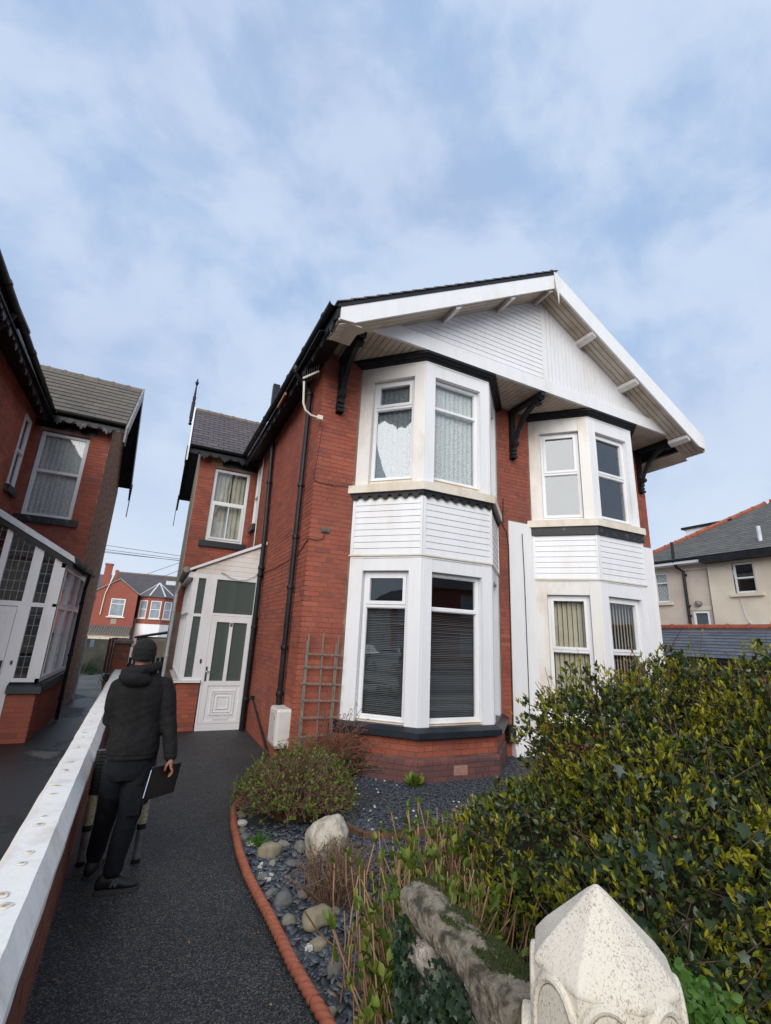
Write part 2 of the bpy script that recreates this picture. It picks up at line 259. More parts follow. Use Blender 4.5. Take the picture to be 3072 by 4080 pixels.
# ------------------------------------------------------------------ mesh builder
MIR=None   # (x mirror sum, y shift) while building the neighbour as the mirror image
def TRF(p):
    if MIR: return (MIR[0]-p[0],p[1]+MIR[1],p[2])
    return tuple(p)
class MB:
    def __init__(s): s.v=[]; s.f=[]; s.t=[]
    def add(s,vs,fs,tint=None):
        b=len(s.v); s.v+= [TRF(p) for p in vs]; s.f+=[tuple(i+b for i in f) for f in fs]; s.t+=[tint if tint is not None else 0.]*len(fs)
    BF=[(0,3,2,1),(4,5,6,7),(0,1,5,4),(1,2,6,5),(2,3,7,6),(3,0,4,7)]
    def hexa(s,b4,t4,tint=None): s.add(list(b4)+list(t4),MB.BF,tint)
    def box(s,x0,x1,y0,y1,z0,z1,tint=None):
        s.hexa([(x0,y0,z0),(x1,y0,z0),(x1,y1,z0),(x0,y1,z0)],[(x0,y0,z1),(x1,y0,z1),(x1,y1,z1),(x0,y1,z1)],tint)
    def fb(s,F,u0,u1,z0,z1,d0,d1,tint=None):   # box in a wall frame
        P=F.p; s.hexa([P(u0,z0,d0),P(u1,z0,d0),P(u1,z0,d1),P(u0,z0,d1)],[P(u0,z1,d0),P(u1,z1,d0),P(u1,z1,d1),P(u0,z1,d1)],tint)
    def bar(s,a,b,wd,ht,up=(0,0,1),tint=None):
        a=Vector(a); b=Vector(b); d=(b-a).normalized(); r=d.cross(Vector(up)); r=r.normalized() if r.length>1e-6 else Vector((1,0,0)); u=r.cross(d)
        r=r*wd/2; u=u*ht/2
        s.hexa([a-r-u,a+r-u,a+r+u,a-r+u],[b-r-u,b+r-u,b+r+u,b-r+u],tint)
    def prism(s,poly,vec,tint=None):  # poly: list of 3d points, extruded along vec
        n=len(poly); vec=Vector(vec); vs=[Vector(p) for p in poly]+[Vector(p)+vec for p in poly]
        s.add(vs,[tuple(range(n))[::-1],tuple(range(n,2*n))]+[(i,(i+1)%n,n+(i+1)%n,n+i) for i in range(n)],tint)
    def tube(s,pts,r,n=8,cap=True,tint=None):
        P=[Vector(p) for p in pts]; rr=r if isinstance(r,(list,tuple)) else [r]*len(P); vs=[]; fs=[]; ref=None
        for i,p in enumerate(P):
            d=(P[min(i+1,len(P)-1)]-P[max(i-1,0)]).normalized()
            if ref is None: ref=d.orthogonal().normalized()
            ref=(ref-d*ref.dot(d)); ref=ref.normalized() if ref.length>1e-6 else d.orthogonal().normalized()
            q=d.cross(ref)
            for k in range(n):
                a=2*math.pi*k/n; vs.append(p+(ref*math.cos(a)+q*math.sin(a))*rr[i])
        for i in range(len(P)-1):
            for k in range(n): fs.append((i*n+k,i*n+(k+1)%n,(i+1)*n+(k+1)%n,(i+1)*n+k))
        if cap: fs.append(tuple(range(n))[::-1]); fs.append(tuple((len(P)-1)*n+k for k in range(n)))
        s.add(vs,fs,tint)
    def loft(s,rings,cap=True,tint=None):
        n=len(rings[0]); vs=[p for r in rings for p in r]; fs=[]
        for i in range(len(rings)-1):
            for k in range(n): fs.append((i*n+k,i*n+(k+1)%n,(i+1)*n+(k+1)%n,(i+1)*n+k))
        if cap: fs.append(tuple(range(n))[::-1]); fs.append(tuple((len(rings)-1)*n+k for k in range(n)))
        s.add(vs,fs,tint)
    def lathe(s,prof,c,n=16,axis=None):
        c=Vector(c); s.loft([[c+Vector((r*math.cos(2*math.pi*k/n),r*math.sin(2*math.pi*k/n),z)) for k in range(n)] for r,z in prof])
    def build(s,name,mat,parent=None,smooth=False,**kw):
        me=bpy.data.meshes.new(name); org=Vector((0,0,0))
        if parent is not None:
            r=parent
            while r.parent: r=r.parent
            org=Vector(r.location)
        elif 'loc' in kw: org=Vector(kw.pop('loc'))
        me.from_pydata([tuple(Vector(p)-org) for p in s.v],[],s.f)
        if any(s.t):
            a=me.attributes.new('tint','FLOAT','FACE'); a.data.foreach_set('value',np.array(s.t,dtype=np.float32))
        bm=bmesh.new(); bm.from_mesh(me); bmesh.ops.recalc_face_normals(bm,faces=bm.faces); bm.to_mesh(me); bm.free()
        if smooth:
            me.polygons.foreach_set('use_smooth',[True]*len(me.polygons))
        me.materials.append(mat)
        o=bpy.data.objects.new(name,me); COL.objects.link(o)
        if parent is not None: o.parent=parent
        else: o.location=org
        for k,v in kw.items(): o[k]=v
        return o
class Fr:  # wall frame: origin o, horizontal u, outward n
    def __init__(s,A,B,n=None):
        s.o=Vector((A[0],A[1],0)); d=Vector((B[0]-A[0],B[1]-A[1],0)); s.L=d.length; s.u=d.normalized(); s.n=Vector(n) if n else Vector((s.u.y,-s.u.x,0))
    def p(s,u,z,d=0): return s.o+s.u*u+Vector((0,0,z))+s.n*d
def thing(name,loc,label,cat,group=None):
    o=bpy.data.objects.new(name,None); COL.objects.link(o); o.location=loc; o.empty_display_size=.2
    o['label']=label; o['category']=cat
    if group: o['group']=group
    return o
def tag(o,label,cat,group=None):
    o['label']=label; o['category']=cat
    if group: o['group']=group
    return o
# shared unit cube pieces (bricks, slates)
def unitcube():
    v=[(x,y,z) for z in (-.5,.5) for x,y in ((-.5,-.5),(.5,-.5),(.5,.5),(-.5,.5))]; me=bpy.data.meshes.new('piece'); me.from_pydata(v,[],MB.BF); return me
UNIT={}
def place_unit(name,mat,parent,c,ux,uy,uz,sx,sy,sz,jit=0):
    key=mat.name
    if key not in UNIT: UNIT[key]=unitcube(); UNIT[key].materials.append(mat)
    o=bpy.data.objects.new(name,UNIT[key]); COL.objects.link(o); o.parent=parent
    r=parent
    while r.parent: r=r.parent
    c=Vector(TRF(c))-Vector(r.location)
    if MIR: ux=Vector((-ux[0],ux[1],ux[2])); uy=Vector((-uy[0],uy[1],uy[2])); uz=Vector((-uz[0],uz[1],uz[2]))
    m=Matrix.Identity(4)
    for i,(v,s_) in enumerate(((ux,sx),(uy,sy),(uz,sz))):
        v=Vector(v)*s_
        for j in range(3): m[j][i]=v[j]
    m.translation=c; o.matrix_local=m; return o
class Pieces:
    """many alike box pieces: the largest in view become objects, the rest one mesh"""
    def __init__(s): s.l=[]
    def add(s,c,ux,uy,uz,sx,sy,sz,face=None): s.l.append((Vector(c),Vector(ux),Vector(uy),Vector(uz),sx,sy,sz,face))
    def flush(s,name,mat,parent,nmax=300,restname=None,minpx=0):
        sc=[]
        for i,(c,ux,uy,uz,sx,sy,sz,face) in enumerate(s.l):
            cw=Vector(TRF(c)); p=px(cw); v=-1
            if p and -40<p[0]<3112 and -40<p[1]<4120:
                fn=face if face is not None else uy
                if MIR: fn=Vector((-fn[0],fn[1],fn[2]))
                k=(Vector((0,0,CH))-cw).normalized().dot(fn)
                if k>0: v=k*sx*sz/p[2]**2
            sc.append((v,i))
        sc.sort(reverse=True); top={i for v,i in sc[:nmax] if v>0}
        b=MB()
        for i,(c,ux,uy,uz,sx,sy,sz,face) in enumerate(s.l):
            if i in top: place_unit(name,mat,parent,c,ux,uy,uz,sx,sy,sz)
            else:
                hx,hy,hz=ux*sx/2,uy*sy/2,uz*sz/2
                b.hexa([c-hx-hy-hz,c+hx-hy-hz,c+hx+hy-hz,c-hx+hy-hz],[c-hx-hy+hz,c+hx-hy+hz,c+hx+hy+hz,c-hx+hy+hz],random.random()*.999+.0005)
        if b.v: b.build(restname or name,mat,parent,kind='stuff')
        s.l=[]
CO=.0734
def brickwall(P,F,z0,z1,u0=None,u1=None,holes=(),top=None,proud=.006,z_off=0,L=.235,Hc=CO):
    """bricks in frame F between u0,u1; holes=(u0,u1,z0,z1); top(u)->z limit"""
    u0=-proud if u0 is None else u0; u1=F.L+proud if u1 is None else u1
    k=0; z=z0
    while z<z1-.02:
        h=min(Hc,z1-z)-.008; zc=z+.004+h/2
        spans=[(u0,u1)]
        for a,b,c,d in holes:
            if c-.01<zc<d+.01:
                ns=[]
                for s,e in spans:
                    if b<=s or a>=e: ns.append((s,e))
                    else:
                        if a>s+.02: ns.append((s,a))
                        if b<e-.02: ns.append((b,e))
                spans=ns
        hdr=(k%6==3)
        for s,e in spans:
            Lb=L/2 if hdr else L
            u=s-(Lb*.5 if k%2 else 0)
            while u<e-.01:
                a=max(u,s); b=min(u+Lb,e); 
                if b-a>.03:
                    sp=[(a,b)]
                    if not hdr and random.random()<.06 and b-a>.2: sp=[(a,(a+b)/2),((a+b)/2,b)]
                    for a2,b2 in sp:
                        if top is None or zc<min(top(a2),top(b2))-.02:
                            ex=proud+random.uniform(-.0015,.0015)
                            c=F.p((a2+b2)/2+random.uniform(-.001,.001),zc+random.uniform(-.0008,.0008),ex-.02)
                            P.add(c,F.u,F.n,Vector((0,0,1)),b2-a2-.007,.04,h,F.n)
                u+=Lb
        z+=Hc; k+=1
def wallsheet(b,F,z0,z1,u0,u1,holes=(),top=None,th=.02):
    """mortar backing: slabs that leave the holes open"""
    us=sorted({u0,u1,*[max(u0,min(u1,x)) for h in holes for x in h[:2]]}); zs=sorted({z0,z1,*[max(z0,min(z1,x)) for h in holes for x in h[2:]]})
    for a,c in zip(us,us[1:]):
        for d,e in zip(zs,zs[1:]):
            um,zm=(a+c)/2,(d+e)/2
            if any(h[0]<um<h[1] and h[2]<zm<h[3] for h in holes): continue
            if top: 
                b.hexa([F.p(a,d,-th),F.p(c,d,-th),F.p(c,d,0),F.p(a,d,0)],[F.p(a,min(e,max(top(a),d)),-th),F.p(c,min(e,max(top(c),d)),-th),F.p(c,min(e,max(top(c),d)),0),F.p(a,min(e,max(top(a),d)),0)])
            else: b.fb(F,a,c,d,e,-th,0)
def wavy(b,F,u0,u1,z0,z1,d,amp=.02,per=.12,n=40,zt=None):
    vs=[];ph=random.random()*6
    for i in range(n+1):
        u=u0+(u1-u0)*i/n; dd=d+amp*math.sin(u/per*6.28+ph)+amp*.5*math.sin(u/per*2.9+ph*2)
        vs+= [F.p(u,z0,dd),F.p(u,z1,dd*.3+d*.7)]
    b.add(vs,[(2*i,2*i+2,2*i+3,2*i+1) for i in range(n)])
def frame(b,F,u0,u1,z0,z1,wd,d0,d1,bot=None):
    bt=bot or wd
    b.fb(F,u0,u0+wd,z0,z1,d0,d1); b.fb(F,u1-wd,u1,z0,z1,d0,d1); b.fb(F,u0+wd,u1-wd,z1-wd,z1,d0,d1-.001); b.fb(F,u0+wd,u1-wd,z0,z0+bt,d0,d1-.001)
def window(root,F,u0,u1,z0,z1,d,trans=None,open_top=False,open_bot=False,curtain=None,cmat=None,glass=None,fw=.045,mat=None,name='window',lights=None,lead=None,bead=True):
    """window set back d (negative) in frame F; returns the window part"""
    mat=mat or mWHT; g=glass or mGLS
    b=MB(); frame(b,F,u0,u1,z0,z1,fw,d-.05,d+.012)
    panes=[]
    if trans:
        b.fb(F,u0+fw,u1-fw,trans-.022,trans+.022,d-.05,d+.016)
        for (a,c,op) in ((trans+.022,z1-fw,open_top),(z0+fw,trans-.022,open_bot)): panes.append((a,c,op))
    else: panes.append((z0+fw,z1-fw,open_top))
    wdw=b.build(name,mat,root)
    for a,c,op in panes:
        x0,x1=u0+fw,u1-fw; gi=0
        if op:
            s=MB(); frame(s,F,x0+.002,x1-.002,a+.002,c-.002,.05,d-.04,d+.028); s.build('opening_sash',mat,wdw); x0+=.05;x1-=.05;a+=.05;c-=.05
        elif bead:
            s=MB(); frame(s,F,x0,x1,a,c,.012,d-.04,d+.0); s.build('glazing_bead',mat,wdw); x0+=.012;x1-=.012;a+=.012;c-=.012
        p=MB(); p.fb(F,x0-.004,x1+.004,a-.004,c+.004,d-.024,d-.018); p.build('pane',g,wdw)
        if lead:
            s=MB()
            nu,nz,diag=lead
            if diag:
                W=x1-x0;Hh=c-a;st=diag
                k=-int(Hh/st)-1
                while k*st<W+Hh:
                    for sg in (1,-1):
                        pts=[]
                        o0=k*st
                        # line u=o0+sg*(z-a) or mirrored
                        zz0,zz1=0,Hh
                        f=(lambda z:o0+z*.7) if sg==1 else (lambda z:W-o0-z*.7)
                        q=[z for z in np.linspace(0,Hh,25) if 0<=f(z)<=W]
                        if len(q)>1: s.bar(F.p(x0+f(q[0]),a+q[0],d-.014),F.p(x0+f(q[-1]),a+q[-1],d-.014),.012,.006,up=F.n)
                    k+=1
            else:
                for i in range(1,nu): s.fb(F,x0+(x1-x0)*i/nu-.004,x0+(x1-x0)*i/nu+.004,a,c,d-.017,d-.012)
                n2=max(2,int(round((c-a)/nz)))
                for i in range(1,n2): s.fb(F,x0,x1,a+(c-a)*i/n2-.004,a+(c-a)*i/n2+.004,d-.0175,d-.0125)
            s.build('lead_strip',mGUT,wdw)
    if curtain:
        c=MB()
        if curtain=='net': wavy(c,F,u0+.01,u1-.01,z0-.02,z1+.02,d-.085,.014,.09,60); c.build('net_curtain',cmat or mNET,wdw,smooth=True)
        elif curtain=='drape':
            wavy(c,F,u0-.05,u0+(u1-u0)*.52,z0-.1,z1+.02,d-.15,.025,.11,50); wavy(c,F,u0+(u1-u0)*.55,u1+.05,z0-.1,z1+.02,d-.16,.025,.11,40); c.build('curtain',cmat or mCUR,wdw,smooth=True)
        elif curtain=='vertical':
            n=int((u1-u0)/.085)
            for i in range(n+1):
                u=u0+.085*i; s=MB(); a=F.p(u,0,d-.12); s.hexa([F.p(u,z0-.05,d-.10),F.p(u+.075,z0-.05,d-.135),F.p(u+.074,z0-.05,d-.138),F.p(u-.001,z0-.05,d-.103)],[F.p(u,z1,d-.10),F.p(u+.075,z1,d-.135),F.p(u+.074,z1,d-.138),F.p(u-.001,z1,d-.103)]); s.build('slat',mBLD,wdw)
        elif curtain=='venetian':
            z=z0+.02
            while z<(trans or z1)-.02:
                tl=.012+random.uniform(-.004,.004)
                c.hexa([F.p(u0+.03,z,d-.09),F.p(u1-.03,z+random.uniform(-.002,.002),d-.09),F.p(u1-.03,z+tl,d-.115),F.p(u0+.03,z+tl,d-.115)],[F.p(u0+.03,z+.0012,d-.09),F.p(u1-.03,z+.0012,d-.09),F.p(u1-.03,z+tl+.0012,d-.115),F.p(u0+.03,z+tl+.0012,d-.115)]); z+=.025
            c.build('venetian_blind',mVEN,wdw,kind='stuff')
    return wdw
def reveal(b,F,u0,u1,z0,z1,d,th=.004):
    b.fb(F,u0-th,u0,z0,z1,d,-.001); b.fb(F,u1,u1+th,z0,z1,d,-.001); b.fb(F,u0,u1,z1,z1+th,d,-.001); b.fb(F,u0,u1,z0-th,z0,d,-.001)
# ------------------------------------------------------------------ houses
XS,YF,XE,YW,XW=1.886,6.574,9.933,12.2,.402
BX=(2.571,5.488); CX=(6.35,9.259); KB=.814; MXR=5.909; YG,YB=5.66,5.236
ZR=lambda x:8.85-.585*abs(x-MXR)
def pathpts(x0,x1,off): return [(x0-1.414*off,YF),(x0+KB-.414*off,YF-KB-off),(x1-KB+.414*off,YF-KB-off),(x1+1.414*off,YF)]
def slab(b,x0,x1,off0,off1,z0,z1):
    a=pathpts(x0,x1,off0); c=pathpts(x0,x1,off1)
    vs=[(x,y,z0) for x,y in a]+[(x,y,z1) for x,y in c]
    b.add(vs,[(3,2,1,0),(4,5,6,7)]+[(i,(i+1)%4,4+(i+1)%4,4+i) for i in range(4)])
def bay(root,P,x0,x1,kind):
    p=pathpts(x0,x1,0); FR=[Fr(p[i],p[i+1]) for i in range(3)]
    left=kind=='left'
    # base brickwork
    pb=pathpts(x0,x1,.03); pl_=pathpts(x0,x1,.075)
    for i in range(3):
        F=Fr(pb[i],pb[i+1]); brickwall(P,F,.30,.54,proud=.004)
        G=Fr(pl_[i],pl_[i+1]); brickwall(P if not left else PLN,G,0,.21,proud=.004,holes=[(.56,.80,.06,.19)] if i==1 and left else ())
        u=0.0
        while u<G.L-.03:   # sloping plinth bricks
            e=min(u+.118,G.L); b_=MB(); b_.hexa([G.p(u+.003,.215,.004),G.p(e-.003,.215,.004),G.p(e-.003,.215,-.1),G.p(u+.003,.215,-.1)],[G.p(u+.003,.255,.004),G.p(e-.003,.255,.004),F.p(min(e,F.L)-.003,.30,-.05),F.p(u+.003,.30,-.05)]); b_.build('plinth_brick',mBRKD,root); u=e
    b=MB(); slab(b,x0,x1,.028,.028,0,.545); slab(b,x0,x1,.071,.071,0,.21); b.build('bay_base',mMORP,root)
    if left:
        b=MB(); G=Fr(pl_[1],pl_[2]); b.fb(G,.57,.79,.065,.185,-.01,.004)
        for i in range(8):
            for j in range(5): b.fb(G,.585+.025*i,.597+.025*i,.075+.022*j,.085+.022*j,.0035,.009)
        b.build('air_brick',M('pink_air_brick',(.42,.24,.19),.85,(.34,.17,.13),30),root)
    b=MB(); slab(b,x0,x1,.12,.12,.54,.615); slab(b,x0,x1,.12,.03,.617,.665); b.build('ground_sill',mBLS if left else mREN,root)
    for st in (0,1):
        za,zb=(.665,3.01) if st==0 else (4.165,6.31)
        o0,o1=((.665,2.79) if left else (.665,2.735)) if st==0 else (4.225,6.06) if left else (4.2,6.02)
        for i,F in enumerate(FR):
            L=F.L; a,c=(.222,.957) if i==0 else (.178,1.10) if i==1 else (L-.957,L-.222)
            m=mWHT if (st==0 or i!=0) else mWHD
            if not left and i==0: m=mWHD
            th=-.11
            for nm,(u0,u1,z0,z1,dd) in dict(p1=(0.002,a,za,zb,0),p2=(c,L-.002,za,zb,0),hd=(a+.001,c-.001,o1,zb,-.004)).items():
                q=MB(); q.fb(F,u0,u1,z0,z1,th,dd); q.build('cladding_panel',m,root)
            q=MB()   # cover strips over panel joints
            for uu in (.035,a-.012,c+.001,L-.05):
                if uu>0: q.fb(F,uu,uu+.011,za,zb,-.001,.004)
            q.fb(F,.004,L-.004,zb-.03,zb-.002,.0,.006)
            q.build('cover_strip',m,root)
            # window
            tr=(2.25 if left else 1.735) if st==0 else (5.535 if left else 5.145)
            if i==0 and left: tr=2.27 if st==0 else 5.55
            cur=None; g=mGLS
            if left: cur='venetian' if st==0 else 'net'
            else: cur='vertical' if st==0 else None
            if not left and st==1: g=mGLR
            if left and st==1 and i==0: g=mGLR
            op=(i==0)
            window(root,F,a+.004,c-.004,o0+.03,o1-.004,-.10,tr,open_top=op or not left,curtain=cur,glass=g,fw=.05,mat=mWHT)
            q=MB(); q.fb(F,a,c,za,o0+.03,-.16,-.07); q.fb(F,a+.0,c-.0,o0+.028,o0+.034,-.10,-.055); q.build('window_sill',mCRM if left else mWHT,root)
    # apron boards between storeys
    ztop=3.92 if left else 3.86
    b=MB(); slab(b,x0,x1,-.02,-.02,3.0,4.03); b.build('apron_backing',mWHD,root)
    n=9 if left else 8; hh=(ztop-3.03)/n
    for i,F in enumerate(FR):
        for k in range(n):
            q=MB(); z0=3.03+hh*k; q.hexa([F.p(.05,z0+.004,-.018),F.p(F.L-.03,z0+.004,-.018),F.p(F.L-.03,z0+.004,.012),F.p(.05,z0+.004,.012)],[F.p(.05,z0+hh-.002,-.018),F.p(F.L-.03,z0+hh-.002,-.018),F.p(F.L-.03,z0+hh-.002,.006),F.p(.05,z0+hh-.002,.006)]); q.build('board',mWHT,root)
        q=MB(); q.fb(F,0.0,.05,3.03,ztop+.01,-.02,.02); q.build('corner_trim',mWHT,root); q=MB(); q.fb(F,F.L-.03,F.L,3.03,ztop+.01,-.02,.02); q.build('corner_trim',mWHT,root)
    q=MB(); slab(q,x0,x1,.025,.025,3.008,3.03); q.build('base_trim',mCRM,root)
    b=MB(); slab(b,x0,x1,.045,.05,ztop+.05 if left else ztop,4.02)
    if left:
        pf=pathpts(x0,x1,.05)
        for i in range(3):
            F=Fr(pf[i],pf[i+1]); u=.09
            while u<F.L-.02:
                c=[F.p(u+.052*math.cos(a),3.962+.052*math.sin(a),0) for a in np.linspace(math.pi,2*math.pi,9)]
                c=[F.p(u+.052,3.985,0)]+c[::-1]+[F.p(u-.052,3.985,0)]
                b.prism(c,F.n*-.02); u+=.1665
    b.build('scalloped_valance' if left else 'lead_band',mBLK if left else mBLW,root)
    b=MB(); slab(b,x0,x1,.085,.085,4.022,4.15); slab(b,x0,x1,.085,.03,4.151,4.17); b.build('upper_sill',mCRM,root)
    b=MB(); slab(b,x0,x1,.03,.05,6.312,6.35); slab(b,x0,x1,.075,.095,6.351,6.39); slab(b,x0,x1,.12,.13,6.391,6.436); b.build('cornice',mBLK,root)

def valance(b,F,u0,u1,ztop,zb,d,unit=.42,th=.022):
    u=u0; prof=[(0,0),(.10,.0),(.16,.045),(.24,.06),(.30,.02),(.36,-.05),(.42,-.015),(.46,-.075),(.5,-.09),(.54,-.075),(.58,-.015),(.64,-.05),(.70,.02),(.76,.06),(.84,.045),(.90,0),(1,0)]
    while u<u1-.05:
        w_=min(unit,u1-u)
        for (a,za),(c,zc) in zip(prof,prof[1:]):
            b.hexa([F.p(u+a*w_,zb+za,d-th),F.p(u+c*w_,zb+zc,d-th),F.p(u+c*w_,zb+zc,d),F.p(u+a*w_,zb+za,d)],[F.p(u+a*w_,ztop,d-th),F.p(u+c*w_,ztop,d-th),F.p(u+c*w_,ztop,d),F.p(u+a*w_,ztop,d)])
        u+=w_
def halfgutter(b,a,c,r,n=8):
    a=Vector(a);c=Vector(c); d=(c-a).normalized(); s=d.cross(Vector((0,0,1))).normalized()
    def ring(p,rr): return [p+s*(rr*math.cos(t))+Vector((0,0,rr*math.sin(t))) for t in np.linspace(math.pi,2*math.pi,n)]
    ro=[ring(a,r),ring(c,r)]; ri=[ring(a,r-.008),ring(c,r-.008)]
    b.loft([ro[0]+ri[0][::-1],ro[1]+ri[1][::-1]])
def collar(b,p,r,h=.05,d=(0,0,1)):
    d=Vector(d).normalized(); p=Vector(p); b.tube([p-d*h/2,p-d*h*.3,p+d*h*.3,p+d*h/2],[r*1.28,r*1.4,r*1.4,r*1.28],10)
def brackets(root,x):
    F=Fr((x,YF),(x,YG),n=(-1,0,0))   # u runs outwards from the wall
    q=MB()
    q.fb(F,0,.09,5.36,6.43,-.05,.05); q.fb(F,.09,.93,6.34,6.435,-.05,.05)
    for z,w_ in ((5.36,.13),(5.44,.11),(5.52,.12),(5.62,.125)): q.fb(F,0,w_,z,z+.045,-.055,.055)
    pts=[(.12,5.62),(.17,5.80),(.26,5.98),(.38,6.12),(.52,6.22),(.68,6.29),(.84,6.33)]
    for (a,za),(c,zc) in zip(pts,pts[1:]):
        q.hexa([F.p(a,za-.05,-.04),F.p(c,zc-.055,-.04),F.p(c,zc-.055,.04),F.p(a,za-.05,.04)],[F.p(a,za+.05,-.04),F.p(c,zc+.03,-.04),F.p(c,zc+.03,.04),F.p(a,za+.05,.04)])
    for u,z,r in ((.13,5.66,.055),(.74,6.27,.06),(.86,6.33,.045),(.80,6.24,.035)):
        q.tube([F.p(u,z,-.058),F.p(u,z,.058)],r,10)
    q.build('bracket',mBLK,root)

def slates(root,o,ux,down,nrm,ulen,slen,w_,g,th,mat,name,nmax=300,xl=None,thk=.012,gap=.006):
    """rows of slates: o = ridge corner, ux along the ridge, down the slope"""
    P=Pieces(); ux=Vector(ux);down=Vector(down);nrm=Vector(nrm); n=int(slen/g)
    for r in range(n+1):
        s=slen-g*r-g/2
        if s<0: break
        u=-(w_/2 if r%2 else 0)
        while u<ulen:
            a=max(0,u);c=min(ulen,u+w_)
            if c-a>.04 and (xl is None or xl((a+c)/2,s)):
                lift=.5*thk
                dn=(down+nrm*(-thk/g)*-1*.0).normalized()
                tilt=(down*1.0+nrm*(thk*.9/g)).normalized(); nn=ux.cross(tilt); nn=nn if nn.dot(nrm)>0 else -nn
                P.add(Vector(o)+ux*((a+c)/2)+down*(s+random.uniform(-.004,.004))+nrm*(thk*.9+random.uniform(0,.002)),ux,tilt,nn,c-a-gap,g*1.12,thk,face=nn)
            u+=w_
    # Pieces scores by sx*sz
    P.l=[(c,ux_,uy_,uz_,sx,sy,sz,f) for (c,ux_,uy_,uz_,sx,sy,sz,f) in P.l]
    P.flush(name,mat,root,nmax,restname=name+'_field')

def side(root,P,kind):
    """side wall, rear wing, eaves and porch; built in the coordinates of the right-hand house"""
    right=kind=='right'
    XP,YP=(.54,9.72) if right else (.28,9.66)
    F=Fr((XS,YW),(XS,YF)); b=MB()
    sw=(.22,.72,4.42,6.0)
    wallsheet(b,F,0,6.42,0,F.L,[sw]); brickwall(P,F,0,6.3,u0=0,holes=[sw])
    W=Fr((XW,YW),(XS,YW)); ww=(.39,1.32,3.985,5.95)
    wallsheet(b,W,0,6.3,0,W.L,[ww]); brickwall(P,W,2.2 if right else 2.0,6.24,holes=[(ww[0],ww[1],ww[2]-.15,ww[3]+.2)]); reveal(b,W,*ww,-.12)
    G=Fr((XW,15.6),(XW,YW)); gt=lambda u:min(8.0-abs((15.6-u)-13.45)*1.077,8.0)-.05
    b2=MB(); us=[0,.5,1.2,2.15,2.9,3.4]
    wallsheet(b2,G,0,7.6,0,G.L,[],top=None) if False else None
    for a,c in zip(us,us[1:]): b2.hexa([G.p(a,0,-.02),G.p(c,0,-.02),G.p(c,0,.012),G.p(a,0,.012)],[G.p(a,gt(a),-.02),G.p(c,gt(c),-.02),G.p(c,gt(c),.012),G.p(a,gt(a),.012)])
    b2.build('gable_wall',mRNG if right else mPEB,root)
    b.build('side_wall',mMOR,root)
    # windows of the wing and the side wall
    window(root,W,ww[0]+.01,ww[1]-.01,ww[2]+.01,ww[3]-.01,-.07,5.03,open_bot=right,curtain='drape' if right else 'net',glass=mGLS,mat=mWHT,fw=.06)
    q=MB(); q.fb(W,.26,1.41,3.835,3.985,-.1,.07); q.build('stone_sill',mBLS if right else mBLW,root)
    q=MB(); q.fb(W,.27,1.46,6.02,6.2,-.05,.012); q.build('stone_lintel',mBLS if right else mBLK,root)
    if right: q=MB(); q.fb(W,.27,.56,6.022,6.205,-.05,.0135); q.build('bare_stone_patch',M('bare_stone',(.36,.24,.10),.9,(.25,.17,.08),12),root)
    window(root,F,sw[0]+.01,sw[1]-.01,sw[2]+.01,sw[3]-.01,.012,5.2,fw=.05,curtain='net')
    q=MB(); q.fb(F,.16,.80,4.27,4.42,-.05,.09); q.build('stone_sill',mBLW,root)
    # eaves along the side
    A=(1.44,11.95) if right else (1.555,11.95); B=(1.545,5.24) if right else (1.285,5.24); q=MB(); halfgutter(q,(A[0],A[1],6.33),(B[0],B[1],6.33),.062)
    for y in np.arange(5.6,11.9,.95):
        x=A[0]+(B[0]-A[0])*(11.95-y)/6.71; q.tube([(x,y-.025,6.33),(x,y+.025,6.33)],.07,12)
    q.build('gutter',mBLK,root)
    E=Fr((A[0]+.09,11.95),(B[0]+.075,5.24)); q=MB(); q.fb(E,0,E.L,6.13,6.36,-.03,0); q.build('fascia',mBLK,root)
    q=MB(); valance(q,E,0,E.L,6.24,6.08,.022); q.build('carved_valance',mBLK if right else mBLW,root)
    q=MB(); q.hexa([(min(1.5,B[0]+.1),5.7,6.145),(1.9,5.7,6.25),(1.9,12.2,6.25),(1.5,12.2,6.145)],[(min(1.5,B[0]+.1),5.7,6.16),(1.9,5.7,6.265),(1.9,12.2,6.265),(1.5,12.2,6.16)]); q.build('soffit',mBLK,root)
    # wing roof
    rz,ry=8.03,13.45; dn=Vector((0,-1.58,-1.70)); sl=dn.length; dn.normalize(); nr=Vector((0,dn.z,-dn.y)); nr=-nr if nr.z<0 else nr
    q=MB(); q.prism([(.08,ry,rz),(.08,ry-1.58,rz-1.70),(.08,ry-1.58,rz-1.76),(.08,ry,rz-.06)],(4.2,0,0)); q.prism([(.08,ry,rz),(.08,ry+2.05,rz-2.2),(.08,ry+2.05,rz-2.26),(.08,ry,rz-.06)],(4.2,0,0)); q.build('wing_roof',mBLK,root)
    lim=lambda u,s:(.1+u)<1.56+max(0,(rz-s*.73)-6.3)/.585+.25
    if right: slates(root,(.1,ry,rz),(1,0,0),dn,nr,4.0,sl,.265,.152,.012,mSLT,'slate',260,lim,gap=.012)
    else: slates(root,(.1,ry,rz),(1,0,0),dn,nr,4.0,sl,.33,.205,.03,mCTL,'roof_tile',260,lim,thk=.026,gap=.005)
    for i in range(8):
        x=.1+.36*i; q=MB(); q.tube([(x,ry,rz-.03),(x+.3,ry,rz-.03)],.085,10); q.tube([(x+.3,ry,rz-.03),(x+.36,ry,rz-.03)],.10,10); q.build('ridge_tile',mRDG,root)
    # wing eaves
    Wg=Fr((.12,11.87),(1.5,11.87)); q=MB(); halfgutter(q,(.10,11.86,6.33),(1.46,11.86,6.33),.06); q.build('gutter',mBLK,root)
